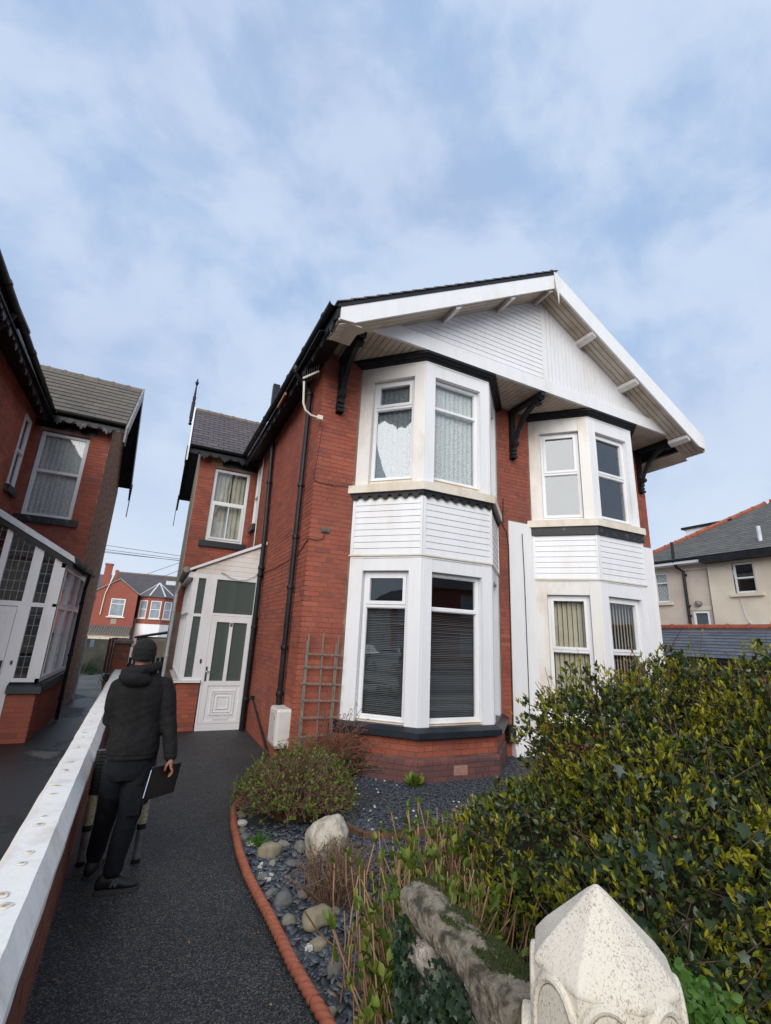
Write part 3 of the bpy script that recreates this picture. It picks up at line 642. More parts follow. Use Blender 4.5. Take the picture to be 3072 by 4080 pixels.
    q=MB(); q.fb(Wg,0,1.42,6.14,6.34,-.09,-.06); q.build('fascia',mBLK,root)
    q=MB(); valance(q,Fr((.22,11.93),(1.62,11.93)),0,1.4,6.24,6.12,.02,.5); q.build('carved_valance',mBLK if right else mBLW,root)
    q=MB(); q.box(.1,1.7,11.95,12.21,6.24,6.262); q.build('soffit',mBLK,root)
    # barge boards of the wing
    mw=mWHT if right else mGUT
    for sg,ln,mm in ((-1,1.78,mw),(1,2.15,mBLK)):
        q=MB(); q.prism([(.045,ry,rz+.09),(.045,ry+sg*ln,rz+.09-ln*1.077),(.045,ry+sg*ln,rz-.28-ln*1.077),(.045,ry,rz-.28)],(.04,0,0)); q.build('bargeboard',mm,root)
    q=MB(); q.box(.025,.044,15.42,15.5,4.9,5.9); q.box(.025,.044,11.66,11.72,5.75,6.2); q.build('bargeboard_drop',mBLK,root)
    if right:
        q=MB(); q.lathe([(.0,7.5),(.04,7.52),(.05,7.56),(.02,7.60),(.045,7.65),(.03,7.7),(.05,7.72),(.05,8.25),(.032,8.28),(.045,8.33),(.045,8.42),(.028,8.46),(.032,8.50),(.018,8.78),(.03,8.82),(.05,8.87),(.05,8.90),(.015,8.95),(.022,8.98),(.0,9.04)],(.0,ry,0),10); q.build('finial',mBLK,root)
    # ---------------- porch
    PF=Fr((XP,YP),(XS-.003,YP)); PS=Fr((XP,YW),(XP,YP))
    sl2,z0r=(.49,2.93) if right else (.55,2.84); rk=lambda x:z0r+sl2*(x-(XP-.075))
    bh=.84 if right else .72; bw=.40 if right else .38
    q=MB(); wallsheet(q,PF,0,bh,0,bw); wallsheet(q,PS,0,bh,0,PS.L); q.build('porch_plinth',mMOR,root)
    brickwall(P,PF,0,bh,u1=bw); brickwall(P,PS,0,bh,u0=0)
    q=MB()
    if right: q.box(XP-.06,XP+.40,YP-.06,YP+.05,bh,bh+.035); q.box(XP-.06,XP+.05,YP,YW,bh,bh+.035)
    else:
        q.hexa([(XP-.07,YP-.07,bh),(XP+.385,YP-.07,bh),(XP+.385,YP+.08,bh),(XP-.07,YP+.08,bh)],[(XP-.06,YP-.06,bh+.1),(XP+.385,YP-.06,bh+.1),(XP+.385,YP+.05,bh+.16),(XP-.0,YP+.05,bh+.16)])
        q.box(XP-.07,XP+.05,YP+.08,YW,bh,bh+.14)
    q.build('porch_sill',mWHD if right else mBLS,root)
    fb=bh+.037 if right else .88; head=2.80
    pz=MB(); t=-.06
    if right:
        pz.fb(PF,0,.106,fb,2.88,t,0); pz.fb(PF,.245,.43,fb,2.88,t,0)
        for z0,z1 in ((fb,.935),(2.045,2.10),(2.785,2.88)): pz.fb(PF,.106,.245,z0,z1,t,-.001)
        for z0,z1 in ((2.085,2.13),(2.79,2.88)): pz.fb(PF,.43,1.30,z0,z1,t,-.001)
        pz.fb(PF,.42,.45,.0,fb,t,-.001); pz.fb(PF,.43,.452,.03,2.79,t,.006); pz.fb(PF,1.215,1.30,.03,2.79,t,0); pz.fb(PF,.43,1.30,0,.115,t,.012)
        pz.build('porch_frame',mWHT,root)
        for z0,z1 in ((.935,2.045),(2.10,2.785)):
            g=MB(); g.fb(PF,.106,.245,z0,z1,-.034,-.026); g.build('pane',mGLF,root)
        g=MB(); g.fb(PF,.452,1.215,2.13,2.79,-.034,-.026); g.build('pane',mGLF,root)
        # boards in the triangle
        for k in range(7):
            z0=2.882+.1*k; z1=z0+.097
            xs=lambda z:max(0,(z-z0r-.0)/sl2-.075)
            if xs(z0)<1.3:
                s=MB(); a0,a1=xs(z0+.03),min(xs(z1+.03),1.34); s.hexa([PF.p(a0,z0,-.03),PF.p(1.34,z0,-.03),PF.p(1.34,z0,0),PF.p(a0,z0,0)],[PF.p(a1,z1,-.03),PF.p(1.34,z1,-.03),PF.p(1.34,z1,-.003),PF.p(a1,z1,-.003)]); s.build('board',mWHD,root)
        s=MB(); s.prism([(XP-.1,YP-.05,rk(XP-.1)-.02),(XS-.002,YP-.05,rk(XS)-.02),(XS-.002,YP-.05,rk(XS)+.045),(XP-.1,YP-.05,rk(XP-.1)+.03)],(0,.05,0)); s.build('verge_trim',mWHT,root)
        s=MB(); s.box(XS-.06,XS-.009,YP-.012,YP+.02,2.1,3.56); s.build('wall_trim',mGUT,root)
        # door
        d=MB(); D0,D1=.455,1.212; dz0,dz1=.12,2.08
        d.fb(PF,D0,D0+.10,dz0,dz1,-.05,.008); d.fb(PF,D1-.075,D1,dz0,dz1,-.05,.008); d.fb(PF,D0+.1,D1-.075,1.965,dz1,-.05,.0075); d.fb(PF,D0+.1,D1-.075,.785,.87,-.05,.0075); d.fb(PF,D0+.1,D1-.075,dz0,.165,-.05,.0075); d.fb(PF,.80,.865,.87,1.965,-.05,.0075)
        d.fb(PF,D0+.1,D1-.075,.165,.785,-.05,-.008)
        dr=d.build('door',mWHT,root)
        for a,c in ((D0+.1,.80),(.865,D1-.075)): g=MB(); g.fb(PF,a,c,.87,1.965,-.03,-.022); g.build('pane',mGLF,dr)
        d=MB()
        for (a,c,e,f,wd) in ((.635,1.065,.265,.70,.022),(.68,1.02,.31,.655,.012),(.735,.965,.365,.60,.02)):
            frame(d,PF,a,c,e,f,wd,-.008,.010)
        d.fb(PF,.755,.945,.385,.58,-.008,-.002); d.build('door_panel_moulding',mWHT,dr)
        d=MB(); frame(d,PF,.70,1.0,.178,.25,.008,-.008,.004); d.fb(PF,.71,.99,.188,.24,-.008,.001); d.build('letter_plate',mWHT,dr)
        d=MB(); d.fb(PF,.468,.503,.87,1.13,.008,.018); d.tube([PF.p(.485,1.04,.018),PF.p(.485,1.04,.05),PF.p(.50,1.04,.055),PF.p(.60,1.03,.05)],.010,8); d.build('handle',mCHR,dr)
        d=MB(); d.fb(PF,.81,.855,1.885,1.955,.0075,.013); pq=d.build('number_plaque',M('plaque_brown',(.10,.025,.018),.4),dr)
        tx=bpy.data.curves.new('t','FONT'); tx.body='3'; tx.size=.06; tx.align_x='CENTER'; tx.extrude=.001
        to=bpy.data.objects.new('t',tx); COL.objects.link(to); bpy.context.view_layer.update(); me=bpy.data.meshes.new_from_object(to.evaluated_get(bpy.context.evaluated_depsgraph_get())); bpy.data.objects.remove(to)
        no=bpy.data.objects.new('number',me); me.materials.clear(); me.materials.append(M('plaque_gold',(.35,.22,.10),.4)); COL.objects.link(no); no.parent=dr; no.rotation_euler=(R_(90),0,0); no.location=PF.p(.8325,1.90,.0145)-Vector(root.location)
        d=MB(); d.fb(PF,.345,.375,1.19,1.26,.0,.018); db=d.build('doorbell',mBPL,root)
        d=MB(); d.tube([PF.p(.5,2.93,.02),PF.p(.58,2.90,.03),PF.p(.70,2.83,.03),PF.p(.85,2.80,.03),PF.p(1.0,2.82,.03),PF.p(1.15,2.9,.03),PF.p(1.22,2.98,.03)],.006,5); d.build('slack_cable',mGUT,root)
    else:
        zt=lambda u:rk(XP+u)-.10
        def post(u0,u1,za,slope=True,d1=0):
            pz.hexa([PF.p(u0,za,t),PF.p(u1,za,t),PF.p(u1,za,d1),PF.p(u0,za,d1)],[PF.p(u0,zt(u0),t),PF.p(u1,zt(u1),t),PF.p(u1,zt(u1),d1),PF.p(u0,zt(u0),d1)])
        post(0,.17,fb); post(.34,.48,fb); post(.815,.90,2.10); post(1.40,1.60,0)
        for u0,u1 in ((.17,.34),): 
            for z0,z1 in ((fb,.935),(2.035,2.10)): pz.fb(PF,u0,u1,z0,z1,t,-.001)
        pz.fb(PF,.48,1.40,2.03,2.11,t,-.001); pz.fb(PF,.48,.51,0,2.03,t,0); pz.fb(PF,.38,.48,0,fb,t,-.001)
        pz.build('porch_frame',mWHT,root)
        for u0,u1,z0 in ((.17,.34,2.10),(.48,.815,2.11),(.90,1.40,2.11)):
            g=MB(); g.hexa([PF.p(u0,z0,-.034),PF.p(u1,z0,-.034),PF.p(u1,z0,-.026),PF.p(u0,z0,-.026)],[PF.p(u0,zt(u0),-.034),PF.p(u1,zt(u1),-.034),PF.p(u1,zt(u1),-.026),PF.p(u0,zt(u0),-.026)]); g.build('pane',mGLS,root)
            l=MB(); n=max(2,round((u1-u0)/.09))
            for i in range(1,n): uu=u0+(u1-u0)*i/n; l.fb(PF,uu-.004,uu+.004,z0,zt(uu),-.026,-.02)
            zz=z0+.16
            while zz<zt(u0): l.fb(PF,u0,u1,zz-.004,zz+.004,-.0255,-.0205); zz+=.16
            l.build('lead_strip',mGUT,root)
        g=MB(); g.fb(PF,.17,.34,.935,2.035,-.034,-.026); g.build('pane',mGLS,root)
        l=MB(); l.fb(PF,.251,.259,.935,2.035,-.026,-.02)
        for zz in np.arange(1.1,2.0,.16): l.fb(PF,.17,.34,zz-.004,zz+.004,-.0255,-.0205)
        l.build('lead_strip',mGUT,root)
        d=MB(); d.fb(PF,.515,1.36,.05,2.02,-.05,.006); frame(d,PF,.60,1.28,.15,1.95,.02,.006,.014); dr=d.build('door',mWHT,root)
        d=MB(); frame(d,PF,.72,1.16,1.15,1.75,.03,.006,.02); d.build('door_panel_moulding',mWHT,dr)
        d=MB(); d.fb(PF,.525,.555,.93,1.2,.006,.016); d.tube([PF.p(.54,1.1,.016),PF.p(.54,1.1,.05),PF.p(.66,1.09,.05)],.01,8); d.build('handle',mBPL,dr)
        d=MB(); d.fb(PF,.395,.425,1.14,1.20,.0,.015); d.build('doorbell',mGRB,root)
        s=MB(); s.prism([(XP-.13,YP-.08,rk(XP-.13)-.02),(XS,YP-.08,rk(XS)-.02),(XS,YP-.08,rk(XS)+.10),(XP-.10,YP-.08,rk(XP-.10)+.07)],(0,.04,0)); s.build('grey_verge_flashing',mWPP,root)
        s=MB(); s.prism([(XP-.10,YP-.05,rk(XP-.10)-.12),(XS,YP-.05,rk(XS)-.12),(XS,YP-.05,rk(XS)-.022),(XP-.10,YP-.05,rk(XP-.10)-.022)],(0,.05,0)); s.build('verge_board',mBLK,root)
    # side glazing
    LS=PS.L; q=MB()
    for z0,z1 in ((fb,fb+.055),(2.05,2.10),(2.70,2.78)): q.fb(PS,0,LS,z0,z1,t,-.002)
    n=4 if right else 3
    us=[LS-.06-(LS-.12)*i/n for i in range(n+1)]
    for u in us: q.fb(PS,u-.045,u+.045,fb,2.78,t,0)
    q.build('porch_side_frame',mWHT,root)
    for a,c in zip(us[1:],us):
        for z0,z1 in ((fb+.055,2.05),(2.10,2.70)):
            g=MB(); g.fb(PS,a+.045,c-.045,z0,z1,-.034,-.026); g.build('pane',mGLS,root)
            s=MB(); frame(s,PS,a+.047,c-.047,z0+.002,z1-.002,.022,-.03,.012); s.build('opening_sash',mWHT,root)
    q=MB(); q.hexa([(XP-.1,YP-.04,rk(XP-.1)-.03),(XS,YP-.04,rk(XS)-.03),(XS,YW,rk(XS)-.03),(XP-.1,YW,rk(XP-.1)-.03)],[(XP-.1,YP-.04,rk(XP-.1)+.02),(XS,YP-.04,rk(XS)+.02),(XS,YW,rk(XS)+.02),(XP-.1,YW,rk(XP-.1)+.02)]); q.build('porch_roof',mGUT,root)
    q=MB(); q.box(XP-.09,XP-.0,YP,YW,2.78,rk(XP-.09)-.03) if right else q.box(XP-.03,XP-.0,YP,YW,2.78,rk(XP-.03)-.03); q.build('porch_fascia',mWHD if right else mBLK,root)
    q=MB(); gy0=YP-.06; halfgutter(q,(XP-.145,gy0,rk(XP-.1)+.0),(XP-.145,YW-.1,rk(XP-.1)+.0),.055); 
    for yy in (gy0+.03,gy0+.9,gy0+1.8): q.tube([(XP-.145,yy-.02,rk(XP-.1)),(XP-.145,yy+.02,rk(XP-.1))],.062,12)
    q.build('porch_gutter',mGUT if right else mBLK,root)
    yy=11.9 if right else 11.55; x=XP-.145; zt_=rk(XP-.1); xw=XW+.0 if right else XP-.06
    q=MB(); q.tube([(x,yy-.1,zt_-.05),(x,yy-.1,zt_-.14),(xw-.05,yy,zt_-.32),(xw-.05,yy,.0 if right else .02)],.034,10)
    for z in (2.2,1.2,.4): collar(q,(xw-.05,yy,z),.034)
    q.build('downpipe',mWPP if right else mBLK,root)
    # screen added inside the porch so that the glass has something dark behind
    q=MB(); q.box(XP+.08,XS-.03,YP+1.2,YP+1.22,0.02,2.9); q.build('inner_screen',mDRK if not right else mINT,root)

# ---------------- the semi-detached house
PLN=Pieces(); P=Pieces()
house=thing('semi_detached_house',(XS,YF,0),'red brick semi-detached house with white clad double-height bay windows and wide white front gable','house')
side(house,P,'right')
F=Fr((XS,YF),(XE,YF)); b=MB()
def cut(x0,x1): return (x0-XS,x1-XS,0,6.44)
holes=[cut(BX[0]+.02,BX[1]-.02),cut(CX[0]+.02,CX[1]-.02)]
wallsheet(b,F,0,6.44,0,F.L,holes); b.build('front_wall',mMOR,house)
st0,st1=5.745-XS,CX[0]-XS+.05
brickwall(P,F,0,6.42,holes=[cut(BX[0]-.03,BX[1]+.03),cut(CX[0]-.03,CX[1]+.03),(st0,st1,0,4.08),(CX[1]-XS-.05,F.L+.1,0,4.07)])
q=MB(); q.fb(F,CX[1]-XS-.0,F.L+.02,.12,4.065,-.01,.022); q.build('render_strip',mREN,house); q=MB(); q.fb(F,st0,st1,.12,4.075,-.01,.022); q.build('render_strip',mREN,house); q=MB(); q.hexa([F.p(st0-.04,0,0),F.p(st1,0,0),F.p(st1,0,.12),F.p(st0-.04,0,.12)],[F.p(st0-.04,.30,0),F.p(st1,.30,0),F.p(st1,.30,.06),F.p(st0-.04,.36,.06)]); q.build('render_plinth',mREN,house)
F2=Fr((XE,YF),(XE,16.0)); b=MB(); wallsheet(b,F2,0,6.42,0,F2.L); b.build('far_side_wall',mMORP,house)
bay(house,P,*BX,'left'); bay(house,P,*CX,'right')
P.flush('brick',mBRK,house,300,'brickwork'); PLN.flush('plinth_brick',mBRKD,house,60,'plinth_brickwork')
for x in (2.185,5.875,9.745): brackets(house,x)
# interior
b=MB(); b.box(XS+.05,XE-.05,YF+.05,15.9,.40,.45); b.build('interior_floor',mFLR,house)
b=MB(); b.box(XS+.05,XE-.05,YF+.05,15.9,3.12,3.2); b.build('upper_floor',mINT,house)
b=MB(); b.box(MXR-.06,MXR+.06,YF+.05,15.9,.46,6.4); b.box(XS+.05,XE-.05,10.2,10.3,.46,3.11); b.box(XS+.05,XE-.05,10.2,10.3,3.21,6.4); b.build('partition_wall',mINT,house)
b=MB(); b.box(XS-.1,XE+.1,YF-.01,15.9,6.47,6.50); b.build('ceiling',mINT,house)
b=MB(); b.box(XS,XE,15.95,16.0,0,6.4); b.build('rear_wall',mMORP,house)
# gable: tie beam, soffit, cladding, barge boards
for a,c in ((1.95,5.934),(5.936,9.86)):
    b=MB(); b.box(a,c,YG-.03,YG+.02,6.43,6.69); b.build('tie_beam',mWHT,house)
x=XS-.3
while x<XE+.3:
    b=MB(); b.box(x+.006,x+.094,YG+.03,YF-.002 if not(BX[0]<x+.05<BX[1] or CX[0]<x+.05<CX[1]) else YF,6.438,6.452); 
    b.build('soffit_board',mSOF,house); x+=.1
b=MB(); b.box(1.62,10.2,YG,YF+.1,6.454,6.465); b.build('soffit_backing',M('dark_gap',(.10,.07,.05),.9),house)
zu=lambda x:ZR(x)-.30
b=MB(); yc=YG+.045
b.prism([(1.75,yc,6.45),(10.07,yc,6.45),(MXR,yc,zu(MXR))],(0,.02,0)); b.build('gable_backing',M('clad_gap',(.30,.26,.22),.9),house)
for k in range(24):   # horizontal boards, left half
    z0=6.55+.1*k; z1=z0+.094
    xl=lambda z:MXR-(zu(MXR)-z)/.585
    if z0>zu(MXR)-.12: break
    b=MB(); X1=MXR+.04; z1=min(z1,zu(MXR)-.03); b.hexa([(xl(z0),yc-.016,z0),(X1,yc-.016,z0),(X1,yc,z0),(xl(z0),yc,z0)],[(xl(z1),yc-.010,z1),(X1,yc-.010,z1),(X1,yc,z1),(xl(z1),yc,z1)]); b.build('board',mWHT,house)
b=MB(); b.box(MXR+.042,MXR+.072,yc-.022,yc,6.5,zu(MXR)-.03); b.build('joint_trim',mWHT,house)
x=MXR+.075
while x<9.75:
    a,c=x,x+.094; b=MB(); b.hexa([(a,yc-.016,6.5),(c,yc-.011,6.5),(c,yc,6.5),(a,yc,6.5)],[(a,yc-.016,zu(a)),(c,yc-.011,max(zu(c),6.51)),(c,yc,max(zu(c),6.51)),(a,yc,zu(a))]); b.build('board',mWHT,house); x+=.1
# barge boards
for sg in (-1,1):
    xe=MXR+sg*4.25
    b=MB(); tp=8.82 if sg<0 else 8.86; b.prism([(MXR+sg*.02,YB,tp),(xe,YB,tp-.585*4.23),(xe,YB,8.82-.585*4.23-.25),(xe-sg*.22,YB,8.82-.585*4.23-.25+.02),(MXR+sg*.02,YB,8.82-.365)],(0,.035,0)); b.build('bargeboard',mWHT,house)
    # sloping soffit under the verge
    for k in range(4):
        y0=YB+.036+.104*k+.006; y1=y0+.092; b=MB(); zz=lambda x:ZR(x)-.335
        b.hexa([(MXR,y0,zz(MXR)),(xe,y0,zz(xe)),(xe,y1,zz(xe)),(MXR,y1,zz(MXR))],[(MXR,y0,zz(MXR)+.012),(xe,y0,zz(xe)+.012),(xe,y1,zz(xe)+.012),(MXR,y1,zz(MXR)+.012)]); b.build('soffit_board',mSOF,house)
    for xx in ((6.95,8.13,9.66) if sg>0 else (5.83,4.88,3.69)):
        zz_=ZR(xx)-.345
        b=MB(); b.hexa([(xx-.05,YB+.04,zz_-.085+.03*sg),(xx+.05,YB+.04,zz_-.085-.03*sg),(xx+.05,YG+.03,zz_-.085-.03*sg),(xx-.05,YG+.03,zz_-.085+.03*sg)],[(xx-.05,YB+.04,zz_+.02*sg),(xx+.05,YB+.04,zz_-.02*sg),(xx+.05,YG+.03,zz_-.02*sg),(xx-.05,YG+.03,zz_+.02*sg)]); b.build('lookout_block',mWHD,house)
b=MB(); b.prism([(MXR-.03,YB-.004,8.83),(MXR+.13,YB-.004,8.76),(MXR+.12,YB-.004,8.62),(MXR+.09,YB-.004,8.42),(MXR+.07,YB-.004,8.33),(MXR+.06,YB-.004,8.13),(MXR+.035,YB-.004,8.36),(MXR-.0,YB-.004,8.5)],(0,-.014,0)); b.build('apex_cover',mWHT,house)
# right eaves
b=MB()
for k in range(3):
    x0=XE+.01+.085*k; zz=lambda x:ZR(x)-.27
    b=MB(); b.hexa([(x0,YG,zz(x0)-.1),(x0+.08,YG,zz(x0+.08)-.1),(x0+.08,16,zz(x0+.08)-.1),(x0,16,zz(x0)-.1)],[(x0,YG,zz(x0)-.085),(x0+.08,YG,zz(x0+.08)-.085),(x0+.08,16,zz(x0+.08)-.085),(x0,16,zz(x0)-.085)]); b.build('soffit_board',mSOF,house)
b=MB(); b.box(10.16,10.185,YB+.03,16,6.05,6.33); b.build('fascia',mWHD,house)
# left end of the verge box
b=MB(); b.box(1.66,2.0,YB+.04,YG+.1,6.10,6.115); b.box(1.64,1.66,YB+.02,YG+.1,6.08,6.33); b.build('eaves_box_end',mSOF,house)
# main roof
b=MB()
for sg in (-1,1):
    xe=MXR+sg*(4.30 if sg<0 else 4.24); y0=YB-.01 if sg<0 else YB+.036; b.prism([(MXR,y0,8.84),(xe,y0,8.84-.585*4.3),(xe,y0,8.78-.585*4.3),(MXR,y0,8.78)],(0,11,0))
b.build('roof',mBLK,house)
dn=Vector((-4.3,0,-.585*4.3)); sl_=dn.length; dn.normalize(); nr=Vector((-dn.z,0,dn.x)); nr=nr if nr.z>0 else -nr
slates(house,(MXR,YB-.03,8.85),(0,1,0),dn,nr,11,sl_,.3,.23,.012,mSLT,'slate',0,thk=.016)
dn2=Vector((-dn.x,0,dn.z)); nr2=Vector((-nr.x,0,nr.z))
slates(house,(MXR,YB+.037,8.82),(0,1,0),dn2,nr2,11,sl_-.06,.3,.23,.012,mSLT,'slate',0,thk=.016)
for i in range(28):
    y=YB+.04+.4*i; b=MB(); b.tube([(MXR,y,8.86),(MXR,y+.34,8.86)],.08,10); b.tube([(MXR,y+.34,8.86),(MXR,y+.4,8.86)],.095,10); b.build('ridge_tile',mRDG,house)
b=MB(); b.box(2.45,2.68,14.8,15.0,6.5,10.35) ; b.build('chimney_stub',mBLK,house)
# pipes on the side wall
b=MB(); xp=1.805
b.tube([(1.50,7.0,6.27),(1.50,7.0,6.18),(1.58,7.02,6.08),(1.76,7.06,5.95),(xp,7.07,5.86),(xp,7.07,.72)],.042,12)
for z in (5.86,4.18,3.3,2.5,1.6,.95): collar(b,(xp,7.07,z),.042,.06)
b.tube([(1.50,7.0,6.20),(1.50,7.0,6.27)],.058,12); b.build('downpipe',mBLK,house)
b=MB(); b.tube([(xp,10.05,6.15),(xp,9.66,3.6),(xp-.02,9.59,0)],.048,12)
for z,y in ((5.05,9.88),(3.1,9.645),(2.95,9.64),(1.9,9.62),(.55,9.6)): collar(b,(xp,y,z),.048,.07)
b.build('soil_pipe',mBLK,house)
b=MB(); b.tube([(1.84,9.2,.62),(1.84,8.9,.52),(1.845,7.55,.03)],.018,8); b.box(1.80,1.88,9.17,9.23,.60,.66); b.build('handrail_pipe',mBLK,house)
b=MB(); b.tube([(1.84,11.2,6.1),(1.85,11.25,5.5),(1.85,11.15,3.6)],.012,6); b.build('white_cable',mWPP,house)
b=MB(); pts=[(1.872,6.35,4.95),(1.872,6.5,4.4),(1.865,6.55,4.15),(1.93,6.555,4.11),(2.2,6.555,4.10),(2.5,6.5,4.17)]; b.tube(pts,.005,5); b.build('wall_cable',mBPL,house)
b=MB(); b.tube([(2.12,6.555,3.34),(2.10,6.555,3.22),(2.0,6.555,3.19),(1.872,6.55,3.2),(1.872,7.1,3.02),(1.872,8.6,2.98),(1.872,9.6,3.0)],.006,5); b.build('wall_cable',mBPL,house)
b=MB(); b.tube([(5.62,6.545,4.5),(5.60,6.545,3.95),(5.68,6.545,3.85),(5.72,6.545,3.6),(5.715,6.545,.5)],.008,5); b.build('wall_cable',mBPL,house)
b=MB(); b.tube([(6.06,6.54,3.86),(6.08,6.54,3.0),(6.09,6.54,.45)],.007,5); b.build('wall_cable',mBPL,house)
b=MB(); b.box(2.06,2.19,6.545,6.56,3.33,3.40); 
for i in range(4): b.box(2.07+.03*i,2.085+.03*i,6.535,6.546,3.335,3.395)
b.build('corroded_vent',mRDG,house)
b=MB(); b.box(5.55,5.70,6.45,6.56,.25,.5); b.build('rain_trap',mBLW,house)
b=MB(); b.box(XP0:=.93,.938,9.6,9.62,0,.01); 
# bare timber where the valance is missing
b=MB(); b.box(1.49,1.52,7.7,8.3,6.08,6.13); b.build('bare_timber',M('bare_timber',(.40,.20,.09),.8),house)

# ---------------- neighbour on the left (mirror image)
MIR=(-1.22,-.36)
P=Pieces()
nb=thing('neighbour_house',(-3.106,6.21,0),'dark red brick house on the left with glazed lean-to porch and grey tiled rear wing','house')
side(nb,P,'left')
F=Fr((XS,YF),(XE,YF)); b=MB(); nh=[(1,2.6,.9,2.8),(1,2.6,4.1,6.0),(4.6,6.2,.9,2.8),(4.6,6.2,4.1,6.0)]
wallsheet(b,F,0,6.44,0,F.L,nh); b.build('front_wall',mMOR,nb); brickwall(P,F,0,6.42,holes=nh)
for h in nh: window(nb,F,h[0]+.01,h[1]-.01,h[2]+.01,h[3]-.01,-.08,h[3]-.6,curtain='net')
P.flush('brick',mBRK,nb,300,'brickwork')
b=MB(); b.box(XE-.02,XE,YF,15,0,6.4); b.box(XS,XE,15.95,16,0,6.4); b.build('far_walls',mMORP,nb)
b=MB(); b.box(XS+.05,XE-.05,YF+.05,15.9,3.12,3.2); b.box(XS,XE,YF-.01,15.9,6.44,6.46); b.build('upper_floor',mINT,nb)
b=MB(); b.box(XS+.05,XE-.05,YF+3,YF+3.1,.1,6.4); b.build('partition_wall',mINT,nb)
b=MB()
for sg in (-1,1):
    xe=MXR+sg*4.30; b.prism([(MXR,YB-.02,8.86),(xe,YB-.02,8.86-.585*4.3),(xe,YB-.02,8.80-.585*4.3),(MXR,YB-.02,8.80)],(0,11,0))
b.prism([(1.75,YB-.02,6.44),(1.34,YB-.02,6.34),(1.34,YB-.02,6.30),(1.75,YB-.02,6.38)],(0,3.5,0)); b.build('roof',mSLT,nb)
b=MB(); b.prism([(1.75,YF,6.45),(10.07,YF,6.45),(MXR,YF,8.7)],(0,.02,0)); b.build('gable_backing',mWHT,nb)
for sg in (-1,1):
    xe=MXR+sg*4.25; b=MB(); b.prism([(MXR,YB,8.82),(xe,YB,8.82-.585*4.25),(xe,YB,8.5-.585*4.25),(MXR,YB,8.45)],(0,.035,0)); b.build('bargeboard',mWHT,nb)
slates(nb,(MXR,YB-.05,8.87),(0,1,0),dn,nr,11,sl_,.3,.23,.012,mSLT,'slate',0,thk=.016)
b=MB(); b.tube([(1.42,8.15,6.27),(1.52,8.2,6.1),(1.80,8.3,5.75),(1.80,8.3,3.7)],.05,12); collar(b,(1.80,8.3,5.6),.05,.06); b.build('downpipe',mBLK,nb)
MIR=None
# ------------------------------------------------------------------ vegetation helpers
def unit(v): return v/np.maximum(np.linalg.norm(v,axis=-1,keepdims=True),1e-9)
def npmesh(name,V,Fc,mat,tint=None,smooth=False):
    me=bpy.data.meshes.new(name); n=len(V); k=Fc.shape[1]
    me.vertices.add(n); me.vertices.foreach_set('co',V.astype(np.float32).ravel())
    me.loops.add(Fc.size); me.loops.foreach_set('vertex_index',Fc.astype(np.int32).ravel())
    me.polygons.add(len(Fc)); me.polygons.foreach_set('loop_start',np.arange(0,Fc.size,k,dtype=np.int32)); 
    me.update(calc_edges=True)
    if tint is not None: a=me.attributes.new('tint','FLOAT','FACE'); a.data.foreach_set('value',tint.astype(np.float32))
    if smooth: me.polygons.foreach_set('use_smooth',[True]*len(Fc))
    me.materials.append(mat); return me
def leafshape(kind):
    if kind=='ivy': pts=[(0,0,0),(-.42,.05,.0),(-.33,.30,.02),(-.55,.55,.0),(-.22,.62,.03),(0,1.05,0),(.22,.62,.03),(.55,.55,0),(.33,.30,.02),(.42,.05,0)]; mid=(0,.4,-.04)
    elif kind=='round': pts=[(0,0,0),(-.30,.2,.03),(-.40,.5,.05),(-.26,.82,.03),(0,1,-.02),(.26,.82,.03),(.40,.5,.05),(.30,.2,.03)]; mid=(0,.5,-.04)
    elif kind=='narrow': pts=[(0,0,0),(-.17,.4,.05),(-.14,.75,.04),(0,1,0),(.14,.75,.04),(.17,.4,.05)]; mid=(0,.55,-.02)
    else: pts=[(0,0,0),(-.27,.35,.05),(-.22,.7,.05),(0,1,-.06),(.22,.7,.05),(.27,.35,.05)]; mid=(0,.5,-.03)
    V=np.array([mid]+pts,float); n=len(pts); F=np.array([(0,1+i,1+(i+1)%n) for i in range(n)]); return V,F
def rloc(parent):
    if parent is None: return np.zeros(3)
    r=parent
    while r.parent: r=r.parent
    return np.array(r.location)
